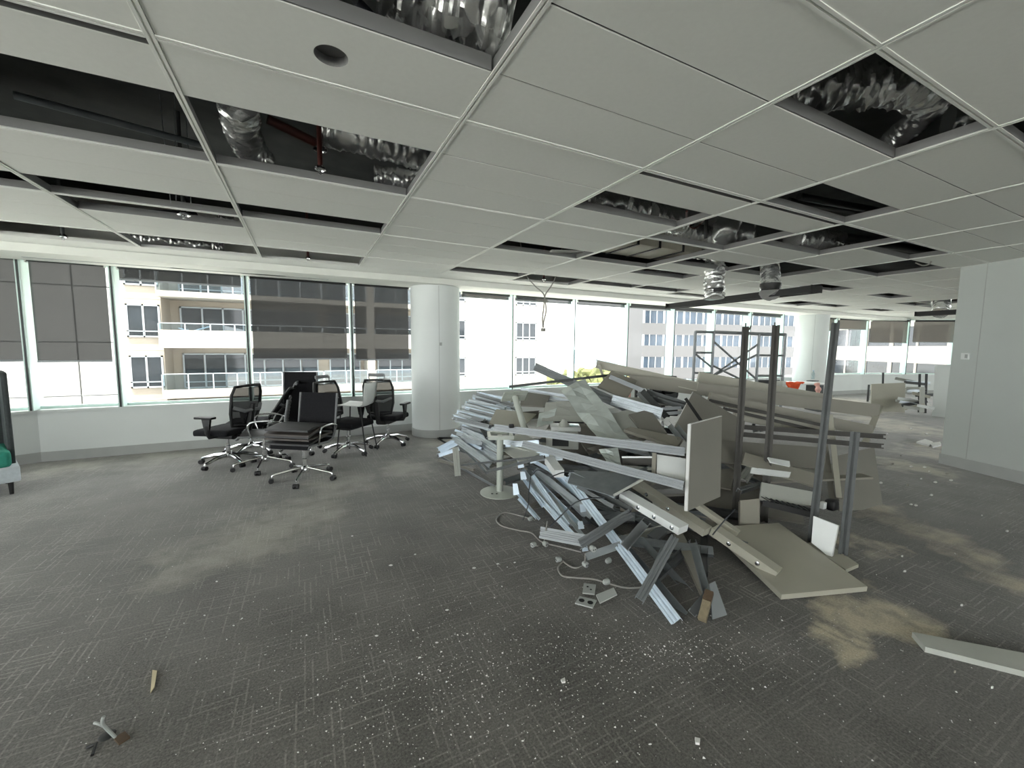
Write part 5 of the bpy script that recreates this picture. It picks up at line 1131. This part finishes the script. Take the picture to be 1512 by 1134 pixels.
# floor box wires at the lower left
fb = empty('floor_spigot', G(158, 1086), 0, 'pale wire ends sticking out of a hole in the carpet at lower left', 'wire')
c = fb.location.copy()
MB().tube(curve_pts([G(170, 1088, 0.01)-c, G(166, 1084, 0.03)-c, P(155, 1073, 1.62)-c, P(151, 1066, 1.6)-c, P(153, 1058, 1.6)-c]), 0.006, 7).build('wire', 'plug', fb)
MB().tube(curve_pts([P(155, 1073, 1.62)-c, P(146, 1069, 1.6)-c, P(139, 1067, 1.6)-c]), 0.005, 7).build('wire', 'plug', fb)
MB().lathe((0, 0, 0.0), [(0.028, 0), (0.024, 0.003)], 16).build('hole', 'black', fb)
MB().box(G(180, 1090, 0.004)-c, (0.035, 0.05, 0.008), Matrix.Rotation(0.6, 3, 'Z')).build('scrap', 'brownwood', fb)
MB().tube([G(128, 1104, 0.006)-c, G(142, 1098, 0.012)-c, G(136, 1115, 0.006)-c], 0.006, 6).build('clip', 'black', fb)
#--PART4--
# ------------------------------------------------------------------ FAR SIDE OF THE ROOM
def tubebar(mb, a, b, r=0.022): mb.cyl(a, b, r, 8); return mb
D1 = 8.9
tw = empty('scaffold_tower', P(1092, 575, D1)*1.0, 0, 'grey aluminium scaffold tower standing behind the pile by the windows', 'scaffold')
tw.location.z = 0; c = tw.location.copy()
def sp(x, y, D): return P(x, y, D)-c
near, far = 8.4, 9.6
def frame_(xl, xr, ytop, D, yr):
    mb_l = []
    for x in (xl, xr):
        top = sp(x, ytop, D); MB().cyl((top.x, top.y, 0.08), top, 0.030, 8).build('upright', 'alu', tw)
        MB().cyl((top.x-0.02, top.y, 0.05), (top.x+0.02, top.y, 0.05), 0.05, 12).build('castor', 'black', tw)
    a, b = sp(xl, ytop, D), sp(xr, ytop, D)
    for z in (a.z-0.02, a.z-0.47, a.z-0.92, a.z-1.37):
        MB().cyl((a.x, a.y, z), (b.x, b.y, z), 0.023, 8).build('rung', 'alu', tw)
    return a, b
l1, l2 = frame_(1027, 1054, 489, 9.0, 0)
r1, r2 = frame_(1121, 1160, 493, 9.0, 0)
for a, b in ((l1, r1), (l2, r2), (l1, r2)): MB().cyl(a-Vector((0, 0, 0.01)), b-Vector((0, 0, 0.01)), 0.026, 8).build('ledger', 'alu', tw)
for (a, b, z0, z1) in ((l2, r1, -0.22, -1.0), (l2, r1, -1.0, -0.22), (l1, l2, -0.48, -0.8), (l2, r2, -0.75, -1.45), (l1, r1, -1.2, -0.45)):
    MB().cyl(a+Vector((0, 0, z0)), b+Vector((0, 0, z1)), 0.022, 8).build('brace', 'alu', tw)
pl = MB(); q = [l1+Vector((0, 0, -1.40)), l2+Vector((0, 0, -1.40)), r2+Vector((0, 0, -1.40)), r1+Vector((0, 0, -1.40))]
pl.slab(q, 0.04, (0, 0, -1)); pl.build('platform', 'galvd', tw)
# table with orange cloth
zt = 0.73
ta = G(1138, 561, zt); tcx = G(1180, 566, zt)
tbl = empty('far_table', (tcx.x, tcx.y, 0), IMR, 'white topped table with orange cloth beyond the posts', 'table')
MB().bevbox((-0.1, 0.3, zt-0.015), (1.7, 0.8, 0.03), 0.006).build('tabletop', 'white', tbl)
for x in (-0.85, 0.62):
    MB().box((x, 0.3, (zt-0.03)/2), (0.09, 0.5, zt-0.03)).build('leg', 'greyalu', tbl)
oc = G(1171, 567.5, zt); 
mb = MB(); nn = 14; vs = []; q = random.Random(4)
for i in range(nn+1):
    for j in range(6):
        u, v = i/nn, j/5; w = 1-0.75*max(0, (v-0.2))*abs(2*u-1)*1.2
        x = (u-0.5)*0.62*w+q.uniform(-0.01, 0.01); zz = 0.05-0.32*max(0, v-0.25)/0.75*(1-0.85*abs(2*u-1)**1.5)+q.uniform(-0.014, 0.014); yy = -0.02-0.035*math.sin(u*12)*v if v > 0.25 else 0.12*(0.25-v)*4
        vs.append(Vector((oc.x, oc.y, zt))+_R*x+Vector((0, 0, zz))-_F.cross(_R).cross(_R)*0+Vector((_F.x, _F.y, 0))*yy)
mb.add(vs, [(i*6+j, i*6+j+1, (i+1)*6+j+1, (i+1)*6+j) for i in range(nn) for j in range(5)], True)
o = mb.build('orange_vest', 'orange', centre=True); s_ = o.modifiers.new('solid', 'SOLIDIFY'); s_.thickness = 0.012
tag(o, 'crumpled orange safety vest draped over the far table edge', 'vest')
pc = G(1208, 590, 0.42); mb = MB()
mb.tube(curve_pts([P(1206, 566, 9.6), P(1208, 575, 9.55), P(1207, 588, 9.55), P(1210, 598, 9.5)]), [0.05+0.012*math.sin(k) for k in range(25)], 10)
tag(mb.build('pink_cloth', 'pink', centre=True), 'pink cloth hanging below the far table', 'cloth')
e = empty('water_bottle', G(1206, 560, zt), 0, 'clear bottle on the far table next to the column', 'bottle')
MB().lathe((0, 0.1, 0), [(0.04, 0), (0.04, 0.16), (0.018, 0.2), (0.018, 0.23)], 14).build('body', 'balglass', e)
MB().lathe((0, 0.1, 0.23), [(0.02, 0), (0.02, 0.02)], 10).build('cap', 'bluecloth', e)
tag(MB().bevbox(G(1200, 563, zt)+Vector((0, 0, 0.012)), (0.3, 0.16, 0.02), 0.005).build('dark_tray', 'black', centre=True), 'flat dark tablet lying on the far table', 'tray')
# chairs half hidden behind the pile
def hidden_chair(label, x, y, D, rz):
    p = P(x, y, D); return task_chair('office_chair', label, (p.x, p.y, 0), rz, 0.2, False)
o = hidden_chair('black mesh chair back peeping over the long cream channel', 981, 560, 7.4, face(250))
o['group'] = 'black chairs behind the pile'
o = meeting_chair('meeting_chair', 'grey backed chair behind the scaffold base, between the first two posts', (P(1118, 560, 8.6).x, P(1118, 560, 8.6).y, 0), face(100), 'leather', 0.40, False)
o['group'] = 'black chairs behind the pile'
# low desk clutter seen over the back beams
for k, (x, y, D, dx, dz, m, lb) in enumerate(((1040, 566, 7.6, 0.20, 0.14, 'white', 'white carton behind the open beam end'), (1075, 572, 8.2, 0.5, 0.10, 'white', 'low white shelf glimpsed between the back beams'), (1150, 567, 8.0, 0.12, 0.12, 'offwhite', 'small pale outlet box below the far table'), (940, 561, 7.8, 0.25, 0.08, 'black', 'dark low object behind the top of the tan board'), (930, 560, 7.9, 0.08, 0.08, 'pink', 'pink tag beside the dark low object'))):
    p = P(x, y, D); MBo = MB().bevbox((p.x, p.y, p.z), (dx, 0.2, dz), 0.01); MBo.span((p.x-0.02, p.y-0.02, 0), (p.x+0.02, p.y+0.02, p.z)); tag(MBo.build(('carton', 'low_shelf', 'outlet_box', 'dark_case', 'pink_tag')[k], m, centre=True), lb, ('box', 'shelf', 'box', 'case', 'tag')[k])
# second heap beyond, with its leaning panel and posts
bx_ = [G(1286, 607, 0.02), G(1337, 609, 0.02)]
dd = depth(bx_[0]); 
board('leaning_board', 'cream panel leaning at the left of the far heap', 'cream', [P(1287, 567, dd+0.05), P(1337, 565, dd-0.1), bx_[1], bx_[0]], 0.03)
def fpost(label, xb, yb, xt, yt):
    a = G(xb, yb); beam('far_post', label, 'post', 'box', 0.05, 0.05, 'greyalu', a, P(xt, yt, depth(a)), 'posts around the far heap', up='cam')
fpost('thin dark post at the left edge of the far cream panel', 1281, 593, 1283, 568)
fpost('thin dark post behind the far cream panel', 1303, 592, 1304, 550)
fpost('left grey post in front of the far heap', 1357, 609, 1358, 552)
fpost('right grey post in front of the far heap', 1366, 610, 1368, 552)
board('far_plate', 'perforated pale plate between the two far posts', 'offwhite', [P(1359, 572, 9.9), P(1366, 572, 9.9), P(1365, 609, 9.75), P(1358, 609, 9.75)], 0.02)
for k in range(16):
    x, y = rnd.uniform(1338, 1376), 562+k*2.9; d = 10.9-k*0.08; a = P(x-rnd.uniform(6, 22), y+rnd.uniform(-5, 5), d); b = P(x+rnd.uniform(8, 24), y+rnd.uniform(-6, 6), d-0.1)
    a.z, b.z = max(a.z, 0.04), max(b.z, 0.04)
    beam('heap_strip', ('off-white', 'galvanised', 'dark grey', 'cream', 'white')[k % 5]+' '+('channel', 'bar', 'grooved')[k % 3]+' strip tangled in the far heap', 'strip', ('U', 'box', 'rib')[k % 3], 0.07, 0.05, ('offwhite', 'galv', 'greyalu', 'cream', 'white')[k % 5], a, b, 'strips tangled in the far heap', up='cam')
q0, q1 = G(1376, 614, 0.01), G(1398, 617, 0.01); dq = depth(q0)
board('leaning_board', 'pale grey panel standing just behind the partition wall edge', 'wall', [P(1381, 539, dq), P(1412, 538, dq-0.3), q1, q0], 0.03)
